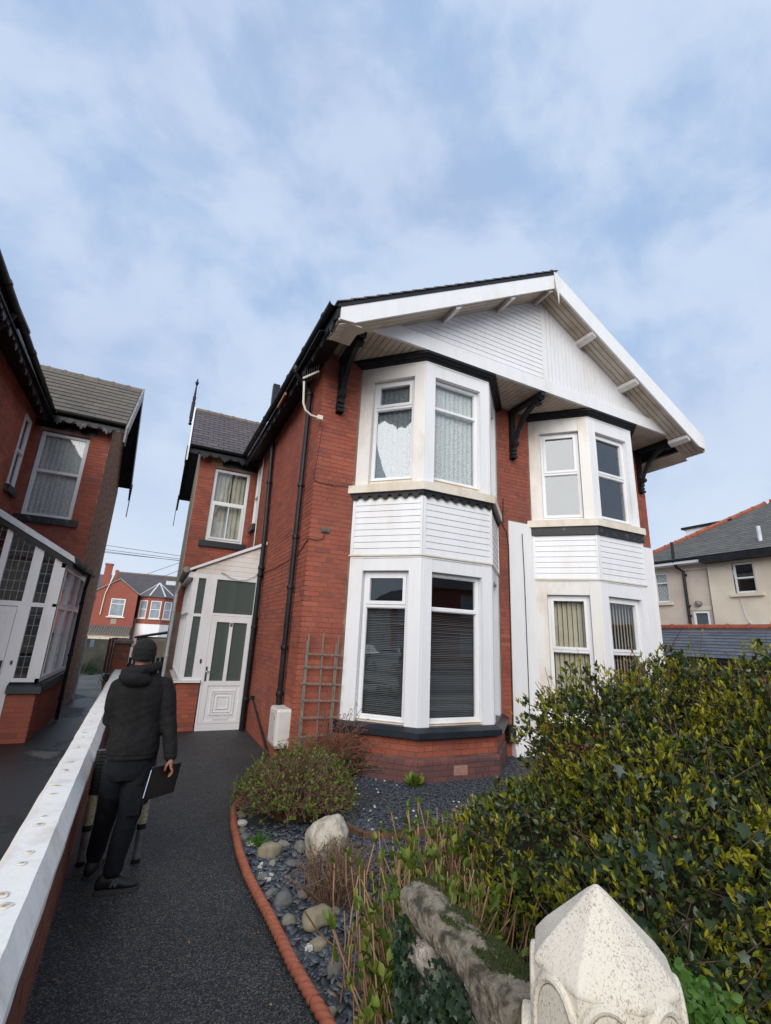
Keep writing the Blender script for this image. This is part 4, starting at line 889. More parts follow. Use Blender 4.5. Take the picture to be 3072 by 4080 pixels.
def leaves(name,mat,parent,pos,ax,nrm,ln,kind='oval',pick=0,tint=None,rest=None):
    """leaf pieces; the `pick` that show largest are objects, the rest one mesh"""
    V,F=leafshape(kind); N_=len(pos); ax=unit(ax); nrm=unit(nrm-ax*np.sum(nrm*ax,1,keepdims=True)); sd_=np.cross(ax,nrm)
    off=rloc(parent); ln=np.broadcast_to(ln,(N_,)).astype(float); tint=RNG.random(N_)*.99+.005 if tint is None else tint
    d=np.array(cd); v=pos-np.array([0,0,CH]); z=v@d; X=1536+FPX*(v@np.array(CR))/np.maximum(z,.01); Y=2040-FPX*(v@np.array(CU))/np.maximum(z,.01)
    vis=(z>.2)&(X>0)&(X<3072)&(Y>0)&(Y<4080); sc=np.where(vis,ln/np.maximum(z,.1),0)*np.clip(np.abs(nrm@(-d)),.15,1)
    idx=np.argsort(-sc)[:pick] if pick else np.array([],int)
    if pick:
        me=npmesh(name,V,F,mat)
        for i in idx:
            o=bpy.data.objects.new(name,me); COL.objects.link(o); o.parent=parent; m=Matrix.Identity(4)
            for c,vv in enumerate((sd_[i],ax[i],nrm[i])):
                for j in range(3): m[j][c]=vv[j]*ln[i]
            m.translation=Vector(pos[i]-off); o.matrix_local=m
    keep=np.ones(N_,bool); keep[idx]=False; k=np.where(keep)[0]
    if len(k)==0: return
    VV=(pos[k][:,None,:]-off+ln[k][:,None,None]*(V[None,:,0:1]*sd_[k][:,None,:]+V[None,:,1:2]*ax[k][:,None,:]+V[None,:,2:3]*nrm[k][:,None,:])).reshape(-1,3)
    FF=(F[None]+(np.arange(len(k))*len(V))[:,None,None]).reshape(-1,3)
    o=bpy.data.objects.new(rest or name,npmesh(rest or name,VV,FF,mat,np.repeat(tint[k],len(F)))); COL.objects.link(o); o.parent=parent; o['kind']='stuff'; return o
def sticks(name,mat,parent,A,B,ra,rb,stuff=True,sides=4):
    N_=len(A); d=unit(B-A); h=np.where(np.abs(d[:,2:3])<.9,np.array([[0,0,1.]]),np.array([[1.,0,0]])); s=unit(np.cross(d,h)); t=np.cross(d,s)
    ra=np.broadcast_to(ra,(N_,)); rb=np.broadcast_to(rb,(N_,)); off=rloc(parent)
    R=[]
    for P_,r in ((A,ra),(B,rb)):
        for k in range(sides):
            a=2*math.pi*k/sides; R.append(P_-off+(s*math.cos(a)+t*math.sin(a))*r[:,None])
    V=np.stack(R,1).reshape(-1,3); base=np.array([(k,(k+1)%sides,sides+(k+1)%sides,sides+k) for k in range(sides)]); F=(base[None]+(np.arange(N_)*2*sides)[:,None,None]).reshape(-1,4)
    o=bpy.data.objects.new(name,npmesh(name,V,F,mat,np.repeat(RNG.random(N_)*.99+.005,sides))); COL.objects.link(o); o.parent=parent
    if stuff: o['kind']='stuff'
    return o
def rnd(n,s=1.): return RNG.normal(0,s,(n,3))
def whorls(centers,axes,per,spread,ln,jit=.15):
    """leaf sets around shoot tips"""
    n=len(centers); k=RNG.integers(per[0],per[1]+1,n); idx=np.repeat(np.arange(n),k); m=len(idx)
    a=unit(axes)[idx]; r=rnd(m); r=unit(r-a*np.sum(r*a,1,keepdims=True)); ax=unit(a+r*spread*(.5+RNG.random((m,1)))); pos=centers[idx]-a*RNG.random((m,1))*ln*1.2+ax*.002
    nr=unit(a-.6*r+rnd(m,jit)); L_=ln*(.6+.6*RNG.random(m)); return pos,ax,nr,L_,idx
def bushy(parent,base,R,H,nst,stem_r,mat_st,leafm,leafln,seed=0,lean=.9,kind='oval',per=(3,6),tipfrac=1.,pick=60,seg=4,side=.25):
    """many-stemmed shrub: stems fan out of the base, leaf tufts on the tips"""
    base=np.array(base,float); th=RNG.random(nst)*2*math.pi; rr=np.sqrt(RNG.random(nst)); b=base+np.stack([np.cos(th)*rr*R[0]*.35,np.sin(th)*rr*R[1]*.35,np.zeros(nst)],1)
    el=np.clip(rr*lean+RNG.normal(0,.1,nst),0,1.3); tip=base+np.stack([np.cos(th)*np.sin(el)*R[0]*1.25,np.sin(th)*np.sin(el)*R[1]*1.25,H*np.cos(el)*(.75+.3*RNG.random(nst))+.02],1)
    A=[];B=[];ra=[];rb=[]; p=b
    for s in range(seg):
        f=(s+1)/seg; q=b+(tip-b)*f+rnd(nst,.02)*(1 if s<seg-1 else .5)+np.array([0,0,1])*(H*.12*math.sin(math.pi*f)); A.append(p);B.append(q);ra.append(np.full(nst,stem_r*(1-.6*s/seg)));rb.append(np.full(nst,stem_r*(1-.6*f))); p=q
        if s>0:  # side twigs
            m=nst; e=q+unit(rnd(m)+np.array([0,0,.8]))*side*H*(.3+.7*RNG.random((m,1))); A.append(q);B.append(e);ra.append(np.full(m,stem_r*.5));rb.append(np.full(m,stem_r*.3))
            if s==seg-1: tips2=e
    sticks('stems',mat_st,parent,np.concatenate(A),np.concatenate(B),np.concatenate(ra),np.concatenate(rb))
    sel=RNG.random(nst)<tipfrac; c=np.concatenate([p[sel],tips2[RNG.random(nst)<tipfrac*.7]]); ax=unit(c-base+np.array([0,0,.35]))
    a=whorls(c,ax,per,.9,leafln); leaves('leaf',leafm,parent,a[0],a[1],a[2],a[3],kind,pick,rest='foliage')
# ------------------------------------------------------------------ ground
def sheet(name,poly,z,mat,kind='structure',**k):
    b=MB(); b.add([(x,y,z) for x,y in poly],[tuple(range(len(poly)))]); o=b.build(name,mat,None); 
    if kind: o['kind']=kind
    return o
sheet('ground',[(-300,-300),(300,-300),(300,300),(-300,300)],-.16,mPAVE)
rope=[(1.163,5.795),(1.028,5.419),(.966,4.995),(.93,4.433),(.926,4.031),(.945,3.711),(.960,3.514),(.970,3.324),(.978,3.152),(.985,2.972),(.999,2.83),(1.014,2.678),(1.027,2.562),(1.04,2.3),(1.05,1.9),(1.06,1.5)]
path=[(-.27,.5),(1.06,.5)]+rope[::-1]+[(1.35,6.1),(1.9,6.58),(1.9,12.25),(.5,12.25),(-.5,12.25)]
def solid(name,poly,z,h,mat):
    b=MB(); b.prism([(x,y,z-h) for x,y in poly],(0,0,h)); o=b.build(name,mat,None); o['kind']='structure'; return o
solid('garden_path',path,0,.15,mRES)
solid('neighbour_driveway',[(-3.2,.5),(-.36,.5),(-.6,13.3),(-1.62,15.4),(-3.2,15.4)],0,.14,mTAR)
solid('slate_bed',[(1.06,.5)]+[(9.9,.5),(9.9,6.6),(1.9,6.6),(1.35,6.1)]+rope,.002,.12,mSOIL)
solid('rear_yard',[(-8,13.3),(12,13.3),(12,60),(-8,60)],-.02,.1,mYARD)
solid('side_ground',[(9.93,-2),(40,-2),(40,40),(9.93,40)],-.01,.1,mPAVE)
solid('pavement',[(-60,-2.2),(60,-2.2),(60,.49),(-60,.49)],0,.13,mPAVE)
sheet('road',[(-80,-9.5),(80,-9.5),(80,-2.2),(-80,-2.2)],-.11,mROAD)
# slate chips
def chips(name,poly_fn,n,size,zb,mat,label):
    pts=[]
    while len(pts)<n:
        p=poly_fn(); 
        if p is not None: pts.append(p)
    P_=np.array(pts); k=6; ang=np.sort(RNG.random((n,k))*2*math.pi,axis=1); r=size*(.35+.5*RNG.random((n,1)))*(.75+.35*RNG.random((n,k)))
    x=np.cos(ang)*r; y=np.sin(ang)*r*(.55+.35*RNG.random((n,1))); rot=RNG.random(n)*6.28; c,s=np.cos(rot)[:,None],np.sin(rot)[:,None]; X=c*x-s*y; Y=s*x+c*y
    tx=RNG.normal(0,.19,(n,1)); ty=RNG.normal(0,.19,(n,1)); Z=X*tx+Y*ty; th=size*.12; zc=(zb+RNG.random(n)*.022)[:,None]
    top=np.stack([P_[:,0:1]+X,P_[:,1:2]+Y,zc+Z+th],2); bot=np.stack([P_[:,0:1]+X,P_[:,1:2]+Y,zc+Z],2); V=np.concatenate([top,bot],1).reshape(-1,3)
    tri=np.array([(0,i,i+1) for i in range(1,k-1)]+[t for i in range(k) for t in ((i,k+i,k+(i+1)%k),(i,k+(i+1)%k,(i+1)%k))]); F=(tri[None]+(np.arange(n)*2*k)[:,None,None]).reshape(-1,3)
    o=bpy.data.objects.new(name,npmesh(name,V,F,mat,np.repeat(RNG.random(n)*.99+.005,len(tri)))); COL.objects.link(o); o['kind']='stuff'; o['label']=label; o['category']='gravel'; return o
def ropex(y):
    for (x0,y0),(x1,y1) in zip(rope,rope[1:]):
        if y1<=y<=y0: return x0+(x1-x0)*(y-y0)/(y1-y0)
    return 1.16 if y>5.79 else 1.05
def near():
    y=RNG.uniform(1.2,5.0); x=RNG.uniform(.95,2.3)
    return (x,y) if x>ropex(y)+.035 else None
def far():
    x=RNG.uniform(1.5,6.6); y=RNG.uniform(3.9,6.55)
    return (x,y) if (x>2.0 or y>5.2) else None
chips('large_slate_chippings',near,5600,.060,.0,mCHIP,'large blue grey slate chippings along the rope edging')
chips('slate_chippings',far,19000,.030,.0,mCHIP,'fine blue grey slate chippings in front of the bay')
b=MB()
for i in range(42):
    x,y=RNG.uniform(1.9,3.6),RNG.uniform(4.4,6.0); s=RNG.uniform(.006,.011); b.box(x-s,x+s,y-s,y+s,.02,.02+s)
for x,y in ((1.112,4.005),(1.101,3.091),(1.03,4.15),(1.04,4.05),(1.06,4.2),(1.05,3.95),(1.13,3.08)):
    for i in range(3): s=RNG.uniform(.005,.009); xx,yy=x+RNG.normal(0,.012),y+RNG.normal(0,.012); b.box(xx-s,xx+s,yy-s*.7,yy+s*.7,.015,.03+s)
o=b.build('white_chippings',mWPB,None,kind='stuff'); tag(o,'scattered white chips among the blue slate chippings','gravel')
# ------------------------------------------------------------------ rope-top edging
ed=thing('rope_edging',(.95,4,0),'terracotta rope-twist edging curving between the dark path and the slate bed','edging')
pts=[Vector((x,y,.045)) for x,y in [(1.32,6.05)]+rope]; D=[0]
for a,c in zip(pts,pts[1:]): D.append(D[-1]+(c-a).length)
def at_(s):
    for i in range(len(pts)-1):
        if D[i+1]>=s: return pts[i].lerp(pts[i+1],(s-D[i])/(D[i+1]-D[i]))
    return pts[-1]
s=0
while s<D[-1]-.3:
    b=MB(); rings=[]; n=30; m_=26; L1=.262
    for i in range(m_):
        u=s+L1*i/(m_-1); p=at_(u); d=(at_(u+.02)-at_(u-.02 if u>.02 else 0)).normalized(); sx=d.cross(Vector((0,0,1))).normalized(); rg=[]
        for k in range(n):
            a=2*math.pi*k/n; r=.032*(.74+.32*abs(math.sin(1.5*a-u*58))**.7); rg.append(p+sx*(r*math.cos(a))+Vector((0,0,r*math.sin(a)-.004)))
        rings.append(rg)
    b.loft(rings); b.build('edging_tile',mTER,ed,smooth=True); s+=L1+.004
# ------------------------------------------------------------------ boundary wall
bw=thing('boundary_wall',(-.35,5,0),'low brick boundary wall with white painted coping running towards the back','wall')
WF=Fr((-.2006,.6),(-.505,13.0)); b=MB(); b.fb(WF,0,WF.L,0,.682,-.16,0); b.build('wall_core',mMORP,bw)
P=Pieces(); brickwall(P,WF,0,.682,proud=.005); P.flush('brick',mBRKO,bw,220,'brickwork')
u=0; i=0
while u<WF.L:
    e=min(u+.86,WF.L); b=MB(); j=random.uniform(-.004,.004); jd=random.uniform(-.004,.004)
    pr=[(.032,.684),(.030,.722),(-.022,.803),(-.155,.800),(-.205,.722),(-.207,.684)]
    nseg=8; rg=[]
    for k in range(nseg+1):
        uu=u+.003+(e-u-.006)*k/nseg; rg.append([WF.p(uu,z+j+random.uniform(-.0015,.0015),d+jd+random.uniform(-.0015,.0015)) for d,z in pr])
    b.loft(rg); b.build('coping_stone',mCOP,bw); u=e
pk=[(-.269,2.36),(-.29,2.71),(-.285,2.82),(-.31,3.16),(-.31,3.27),(-.30,2.45),(-.33,3.65),(-.34,3.82),(-.35,4.2),(-.35,4.42),(-.36,4.9),(-.37,5.3),(-.38,5.5),(-.39,6.1),(-.40,6.6),(-.42,7.4)]
mCHP=M('chipped_coping',(.78,.75,.69),1,(.62,.54,.44),40,6,bmp=.5,bscale=90,bdist=.002,spec=0)
mCHQ=M('chipped_core',(.62,.50,.37),1,(.36,.24,.15),70,6,bmp=.5,bscale=90,bdist=.002,spec=0)
for x,y in pk:
    b=MB(); c=Vector((x-.055,y,.8045)); r=random.uniform(.020,.034); n=12
    rg=[]
    for sc_,dz in ((1,-.003),(.9,.0003),(.55,.0004),(.15,.0004)):
        rg.append([c+Vector((math.cos(a)*r*.95*sc_*(1+.18*math.sin(3*a+x*90)),math.sin(a)*r*.8*sc_*(1+.15*math.sin(2*a+y*50)),dz)) for a in np.linspace(0,2*math.pi,n,endpoint=False)])
    b.loft(rg); b.build('chipped_patch',mCHP,bw,smooth=True)
    b=MB(); b.loft([[c+Vector((math.cos(a)*r*sc_*.5*(1+.25*math.sin(2*a+x*70)),math.sin(a)*r*.35*sc_*(1+.2*math.sin(3*a+y*40)),dz)) for a in np.linspace(0,2*math.pi,n,endpoint=False)] for sc_,dz in ((1,-.001),(.9,.0012),(.2,.0010))]); b.build('chipped_patch',mCHQ,bw,smooth=True)
# end pier of the wall
b=MB(); b.box(-.75,-.44,13.0,13.3,0,1.40); pr_=thing('brick_pier',(-.6,13.15,0),'brown brick gate pier with dark stone cap at the end of the boundary wall','pier'); b.build('pier_core',mMORP,pr_)
P=Pieces(); PFc=Fr((-.75,13.0),(-.44,13.0)); brickwall(P,PFc,0,1.40,proud=.006); brickwall(P,Fr((-.75,13.3),(-.75,13.0)),0,1.40); brickwall(P,Fr((-.44,13.0),(-.44,13.3)),0,1.40); P.flush('brick',mBRKO,pr_,60,'brickwork')
b=MB(); b.hexa([(-.80,12.95,1.40),(-.39,12.95,1.40),(-.39,13.35,1.40),(-.80,13.35,1.40)],[(-.80,12.95,1.46),(-.39,12.95,1.46),(-.39,13.35,1.46),(-.80,13.35,1.46)]); b.hexa([(-.78,12.97,1.46),(-.41,12.97,1.46),(-.41,13.33,1.46),(-.78,13.33,1.46)],[(-.66,13.1,1.52),(-.53,13.1,1.52),(-.53,13.2,1.52),(-.66,13.2,1.52)]); b.build('pier_cap',mRDG,pr_)
# ------------------------------------------------------------------ octagonal gate pier and mossy wall
gp=thing('gate_pier',(1.245,1.08,0),'white painted octagonal gate pier with pointed cap and round arched panels, flaking paint','gatepost')
C0=Vector((1.225,1.078,0)); octr=lambda r,z,rot=22.5:[C0+Vector((.89*r*math.cos(R_(rot+45*k)),.89*r*math.sin(R_(rot+45*k)),z)) for k in range(8)]
b=MB(); b.loft([octr(.27,-.0),octr(.27,.66),octr(.262,.72),octr(.225,.80),octr(.208,.86),octr(.205,.985)]); b.build('pier_shaft',mCAP,gp)
b=MB(); rg=[]
for r,z in ((.205,.982),(.2085,.990),(.205,1.0),(.172,1.034),(.125,1.072),(.075,1.112),(.032,1.147),(.008,1.163)): rg.append(octr(r,z))
b.loft(rg); o=b.build('pointed_cap',mCAP,gp); md=o.modifiers.new('b','BEVEL'); md.width=.008; md.segments=3; md.limit_method='ANGLE'; md.angle_limit=R_(20)
for k in range(8):
    a=R_(45*k+45); n=Vector((math.cos(a),math.sin(a),0)); t=Vector((-math.sin(a),math.cos(a),0)); ap=.89*.205*math.cos(R_(22.5)); c=C0+n*(ap+.004)+Vector((0,0,.885))
    arc=[c+t*(.067*math.cos(x))+Vector((0,0,.100*math.sin(x))) for x in np.linspace(0,math.pi,15)]
    b=MB(); b.tube([c+t*.067+Vector((0,0,-.14))]+arc+[c-t*.067+Vector((0,0,-.14))],.0115,8); 
    b.prism([p_+n*.0+Vector((0,0,0)) for p_ in [c+t*.053+Vector((0,0,-.14))]+[c+t*(.053*math.cos(x))+Vector((0,0,.088*math.sin(x))) for x in np.linspace(0,math.pi,15)]+[c-t*.053+Vector((0,0,-.14))]],n*.007)
    b.build('arched_panel',mCAP,gp,smooth=False)
    c=C0+n*.198+Vector((0,0,.735)); b=MB(); b.prism([c+t*.083+Vector((0,0,-.3))]+[c+t*(.083*math.cos(x))+Vector((0,0,.115*math.sin(x))) for x in np.linspace(0,math.pi,15)]+[c-t*.083+Vector((0,0,-.3))],n*-.05)
    b.tube([c+t*(.075*math.cos(x))+n*.003+Vector((0,0,.105*math.sin(x))) for x in np.linspace(0,math.pi,15)],.010,8); b.build('lower_arched_panel',mCAP,gp)
mw_=thing('garden_wall',(1.2,1.6,0),'mossy weathered concrete wall with rounded coping behind the white gate pier','wall')
from mathutils import noise as mnz
def rough(p,sc,amp): return p+mnz.noise_vector(p*sc)*amp+mnz.noise_vector(p*sc*3.1)*amp*.6+mnz.noise_vector(p*sc*8)*amp*.38+mnz.noise_vector(p*sc*17)*amp*.2
pf0=[(1.106,.715),(1.100,.732),(1.098,.755),(1.102,.780),(1.112,.798),(1.15,.808),(1.19,.812),(1.22,.806),(1.240,.795),(1.250,.778),(1.252,.755),(1.25,.730),(1.242,.715)]
b=MB(); rg=[]; ny=110
for i in range(ny+3):
    y=1.28+.70*min(i,ny)/ny+.012*max(0,i-ny); k=1 if i<=ny else (.86 if i==ny+1 else .4)
    rg.append([rough(Vector((1.185+(x-1.185)*k-.02*(1-min(i,ny)/ny),y,.755+(z-.755)*k)),16,.009) for x,z in [q for p0_,p1_ in zip(pf0,pf0[1:]+pf0[:1]) for q in (p0_,(p0_[0]*.67+p1_[0]*.33,p0_[1]*.67+p1_[1]*.33),(p0_[0]*.33+p1_[0]*.67,p0_[1]*.33+p1_[1]*.67))]])
b.loft(rg); b.build('coping',mCON,mw_)
b=MB(); rg=[]
for i in range(40):
    z=0+.72*i/39; rg.append([rough(Vector((x,y,z)),11,.022) for x,y in [(1.135,1.25),(1.245,1.25),(1.25,1.5),(1.25,1.8),(1.245,1.955),(1.19,1.965),(1.13,1.95),(1.132,1.8),(1.128,1.65),(1.134,1.5),(1.13,1.35)]])
b.loft(rg); b.build('wall_body',mRCK,mw_,smooth=True)
for i in range(9):   # rough stones of the wall face
    yy=1.30+.085*(i%8)+RNG.normal(0,.01); zz=.25+.42*RNG.random(); bm=bmesh.new(); bmesh.ops.create_icosphere(bm,subdivisions=2,radius=1); 
    for v in bm.verts: v.co=Vector((v.co.x*.035,v.co.y*.055,v.co.z*.055))*(1+.15*math.sin(v.co.x*5+i)+.1*random.random())
    me=bpy.data.meshes.new('stone'); bm.to_mesh(me); bm.free(); me.materials.append(mRCK); o=bpy.data.objects.new('stone',me); COL.objects.link(o); o.parent=mw_; o.location=Vector((1.125,yy,zz))-mw_.location
n=6500; pp=np.stack([RNG.uniform(1.125,1.275,n),1.28+.7*RNG.random(n),np.full(n,.81)],1); f=(np.sin(pp[:,1]*23)+np.sin(pp[:,0]*55+pp[:,1]*31)+np.sin(pp[:,1]*9+1)+6*(pp[:,0]-1.2)+RNG.normal(0,.4,n))>.55; pp=pp[f]; pp[:,2]-=np.clip((pp[:,0]-1.22),0,1)**2*9
sticks('moss',mMOS,mw_,pp,pp+np.stack([RNG.normal(0,.004,len(pp)),RNG.normal(0,.004,len(pp)),.004+.007*RNG.random(len(pp))],1),.0032,.001,sides=4)
# ------------------------------------------------------------------ stones in the bed
def rock(name,c,r,mat,label,cat='stone',flat=.72,rough=.12,sub=3,seed=0,rot=0,angular=False):
    bm=bmesh.new(); bmesh.ops.create_icosphere(bm,subdivisions=sub,radius=1); rg=random.Random(seed); ph=[rg.uniform(0,6) for _ in range(9)]; el=rg.uniform(1.0,1.35)
    pl_=[(Vector((rg.gauss(0,1),rg.gauss(0,1),rg.gauss(0,.7))).normalized(),rg.uniform(.72,.9)) for _ in range(9 if angular else 3)]
    for v in bm.verts:
        p=v.co.copy(); k=1+rough*(math.sin(2.3*p.x+ph[0])+math.sin(2.9*p.y+ph[1])+math.sin(2.6*p.z+ph[2]))*.5+rough*.25*(math.sin(7*p.x+ph[3])+math.sin(8*p.y+ph[4])+math.sin(7.5*p.z+ph[5]))
        p*=k
        for n_,d_ in pl_:
            e=p.dot(n_)-d_
            if e>0: p-=n_*e*.85
        v.co=Vector((p.x*el,p.y/el**.5,p.z*flat))*r
    me=bpy.data.meshes.new(name); bm.to_mesh(me); bm.free(); me.polygons.foreach_set('use_smooth',[True]*len(me.polygons)); me.materials.append(mat)
    o=bpy.data.objects.new(name,me); COL.objects.link(o); zmin=min(v.co.z for v in me.vertices); o.location=(c[0],c[1],-zmin*.60+.005); o.rotation_euler=(0,0,rot); return tag(o,label,cat)
rock('boulder',(1.60,4.20),.185,mSTW,'large pale limestone boulder in the slate bed','boulder',1.05,.16,4,3,.5,True)
rk_=[('cobble',(1.166,4.35),.092,mSTT,'big smooth tan cobble beside the rope edging, left of the pale boulder',.95),
('cobble',(1.155,4.205),.036,mSTN,'small brown pebble touching the foot of the big tan cobble',.8),
('cobble',(1.091,3.62),.070,mSTN,'speckled grey oval cobble halfway along the rope edging',.8),
('cobble',(1.035,3.99),.052,mSTN,'rounded grey-brown stone close to the rope edging below the tan cobble',.7),
('cobble',(1.045,3.765),.046,mSTN,'squarish grey stone just above the speckled oval cobble',.75),
('cobble',(1.44,4.37),.066,mSTN,'pinkish cobble tucked against the left of the pale boulder',.85),
('cobble',(1.293,4.14),.055,mSTN,'flat olive grey cobble between tan cobble and pale boulder',.5),
('cobble',(1.071,3.395),.048,mSTN,'pale blue-grey round stone below the speckled oval cobble',.9),
('cobble',(1.395,3.40),.046,mSTN,'smooth dark cobble at the foot of the dry twig clump',.8),
('cobble',(1.177,3.11),.064,mSTT,'smooth yellowish oval cobble alone on slate chips',.6),
('cobble',(1.202,2.88),.058,mSTN,'reddish brown cobble in front of the hydrangea stems',.75),
('cobble',(1.075,2.60),.036,mSTN,'narrow grey stone nearest the camera beside the rope edging',.8),
('cobble',(1.069,4.62),.060,mWPB,'white elongated pebble under the edge of the left shrub',.5),
('cobble',(1.319,4.50),.052,mSTN,'small pale grey cobble right of the big tan cobble under the shrub',.8),
('cobble',(1.03,4.75),.060,mSTN,'dark grey cobble under the left shrub by the edging',.6),
('cobble',(1.035,4.93),.055,mSTN,'brownish flat cobble under leaves of the left shrub by the edging',.6),
('cobble',(1.055,5.10),.062,mWPB,'whitish cobble half hidden at the bend of the rope edging',.6),
('cobble',(1.07,5.28),.055,mSTN,'sandy cobble farthest along the rope edging behind shrub leaves',.7),
('cobble',(1.88,4.76),.034,mSTN,'tiny round grey pebble behind the pale boulder',.8),
('cobble',(1.25,3.67),.050,mSTN,'half buried greenish cobble left of the dry twig clump',.45),
('slab_stone',(1.45,3.15),.078,mSTN,'broad flat dark stone behind the yellowish cobble',.35),
('cobble',(1.676,3.48),.045,mSTT,'light broken stone between hydrangea stems',.7)]
for i,(nm,c,r,mt,lb,fl) in enumerate(rk_): rock(nm,c,r*.9,mt,lb,'stone',fl*.92,.16,3,11+i,i*.9,i%3==0)
rock('rough_stone',(1.245,3.33),.095,mSTT,'rough pitted angular stone in front of the dry twig clump','stone',.75,.22,3,77,.3,True)
# mossy timber edge of the gravel plot
et=thing('timber_edging',(2.3,4.3,0),'low mossy dark edging boards between two slate areas','edging'); b=MB()
for a,c in (((1.9,4.85,.03),(2.03,4.42,.03)),((2.03,4.40,.03),(2.32,4.30,.03)),((2.33,4.30,.035),(3.2,4.26,.035))):
    b=MB(); b.bar(a,c,.05,.08); b.build('edging_board',mBRK2,et)
n=500; k=RNG.random(n); pp=np.stack([2.03+1.1*k,4.40-.12*np.minimum(k*3,1)+RNG.normal(0,.02,n),np.full(n,.07)],1); pp=pp[(np.sin(pp[:,0]*14)>-.1)]; sticks('moss',mMOS,et,pp,pp+np.array([0,0,.014]),.008,.003)
# ------------------------------------------------------------------ shrubs
def shrubthing(name,c,label,cat='shrub'): return thing(name,(c[0],c[1],0),label,cat)
s1=shrubthing('hydrangea_bush',(1.62,5.15),'rounded brown twiggy shrub with green leaf tips at the bend of the rope edging')
bushy(s1,(1.58,5.13,0),(.52,.50),.62,800,.0055,mTWO,mLFH,.033,lean=1.25,kind='oval',per=(3,5),tipfrac=.8,pick=80,side=.22)
A=[];
s2=shrubthing('dry_twig_clump',(1.40,3.52),'small clump of bare brown upright twigs in front of the pale boulder')
bushy(s2,(1.43,3.50,0),(.36,.30),.36,150,.0042,mTWO,mLFH,.016,lean=.85,per=(1,3),tipfrac=.35,pick=0,side=.16)
s3=shrubthing('red_berried_shrub',(2.45,6.28),'low fishbone-branched shrub with red berries and twigs under the trellis')
n=260; b0=np.array([2.45,6.30,0.02])+rnd(n,.06)*np.array([2.4,.5,0]); th=RNG.uniform(-1.35,1.35,n); ln_=RNG.uniform(.3,.95,n)
A=[];B=[];q=b0; dirs=np.stack([np.sin(th),-.18*np.abs(RNG.normal(0,1,n)),np.abs(np.cos(th))*.9+.1],1)
tips=[]
for s in range(6):
    e=q+unit(dirs)*(ln_/6)[:,None]; e[:,1]=np.minimum(e[:,1],6.52); A.append(q);B.append(e); q=e; dirs=dirs+np.array([0,0,-.13])*s*.6+rnd(n,.08)
    for sg in (-1,1):
        t=np.stack([-dirs[:,2]*sg,RNG.normal(0,.2,n),dirs[:,0]*sg],1)*.6+dirs*.5; e2=q+unit(t)*(.05*(1.2-s/6))*RNG.uniform(.6,1.2,(n,1)); A.append(q);B.append(e2); tips.append(e2)
sticks('stems',mTWO,s3,np.concatenate(A),np.concatenate(B),.0032,.002)
T=np.concatenate(tips); T=T[RNG.random(len(T))<.8]; leaves('leaf',mLFR,s3,T,rnd(len(T)),rnd(len(T))+np.array([0,-1,.4]),.019,'round',0,rest='berries')
T=np.concatenate(tips); T=T[(T[:,2]<.28)&(T[:,0]>2.3)]; leaves('leaf',mLFD,s3,T+rnd(len(T),.02),rnd(len(T))+np.array([0,-.3,1]),rnd(len(T)),.035,'oval',0,rest='foliage')
s4_=shrubthing('green_tuft',(3.30,5.66),'small bright green leafy tuft at the foot of the bay plinth','plant')
n=46; ax=unit(rnd(n)*np.array([.8,.8,.1])+np.array([0,0,.9])); leaves('leaf',mLFH,s4_,np.tile([3.30,5.66,.0],(n,1))+rnd(n,.02)*np.array([1,1,0]),ax,rnd(n),RNG.uniform(.12,.2,n),'narrow',30)
s5=shrubthing('grass_tuft',(1.10,4.62),'wispy green grass blades beside the white elongated pebble','plant')
n=60; ax=unit(rnd(n)*np.array([1,.8,.1])+np.array([0,-.2,.5])); leaves('leaf',mLFP,s5,np.tile([1.14,4.60,.01],(n,1))+rnd(n,.03)*np.array([1,1,0]),ax,rnd(n),RNG.uniform(.06,.13,n),'narrow',20)
# hydrangea clumps round the mossy wall
def stemclump(name,label,regions,seed=0):
    t=shrubthing(name,(regions[0][0],regions[0][1]),label); A=[];B=[];ra=[];rb=[];C=[];AX=[]
    for (x,y,rx,ry,h,n) in regions:
        b=np.array([x,y,0])+rnd(n)*np.array([rx,ry,0])*.5; hh=h*(.45+.6*RNG.random((n,1))); lean=np.concatenate([rnd(n)[:,:2]*.26,np.ones((n,1))],1)
        p=b
        for s in range(3):
            e=p+unit(lean+rnd(n,.12))*hh/3; A.append(p);B.append(e);ra.append(RNG.uniform(.0035,.0060,n));rb.append(RNG.uniform(.003,.0048,n)); p=e
        C.append(p);AX.append(lean); sd2=RNG.random(n)<.25; e=(p+rnd(n,.03)-lean*.1)[sd2]; C.append(e);AX.append(lean[sd2]+rnd(sd2.sum(),.5)*np.array([1,1,.2]))
    sticks('stems',mTWG,t,np.concatenate(A),np.concatenate(B),np.concatenate(ra),np.concatenate(rb))
    c=np.concatenate(C);ax=np.concatenate(AX); k_=RNG.random(len(c))<.62; c=c[k_];ax=ax[k_]; a=whorls(c,ax,(3,6),.65,.056); leaves('leaf',mLFH,t,a[0],a[1],a[2],a[3],'oval',130,rest='foliage')
stemclump('hydrangea','upright straw coloured hydrangea stems with fresh green leaves behind the mossy wall',[(1.65,2.50,.40,.35,.60,330),(1.98,2.95,.45,.35,.62,270),(1.48,2.75,.12,.25,.30,50),(2.4,3.15,.35,.3,.58,70)])
stemclump('hydrangea','hydrangea stems with bright green leaves between the rope edging and the mossy wall',[(1.24,2.15,.12,.20,.46,170),(1.13,1.80,.05,.30,.36,120),(1.09,1.55,.03,.2,.30,40),(1.36,2.25,.15,.12,.58,60)])
mDED=leafmat('dead_leaf',[(0,(.16,.08,.03)),(.5,(.24,.13,.05)),(1,(.30,.20,.08))],.7,.1)
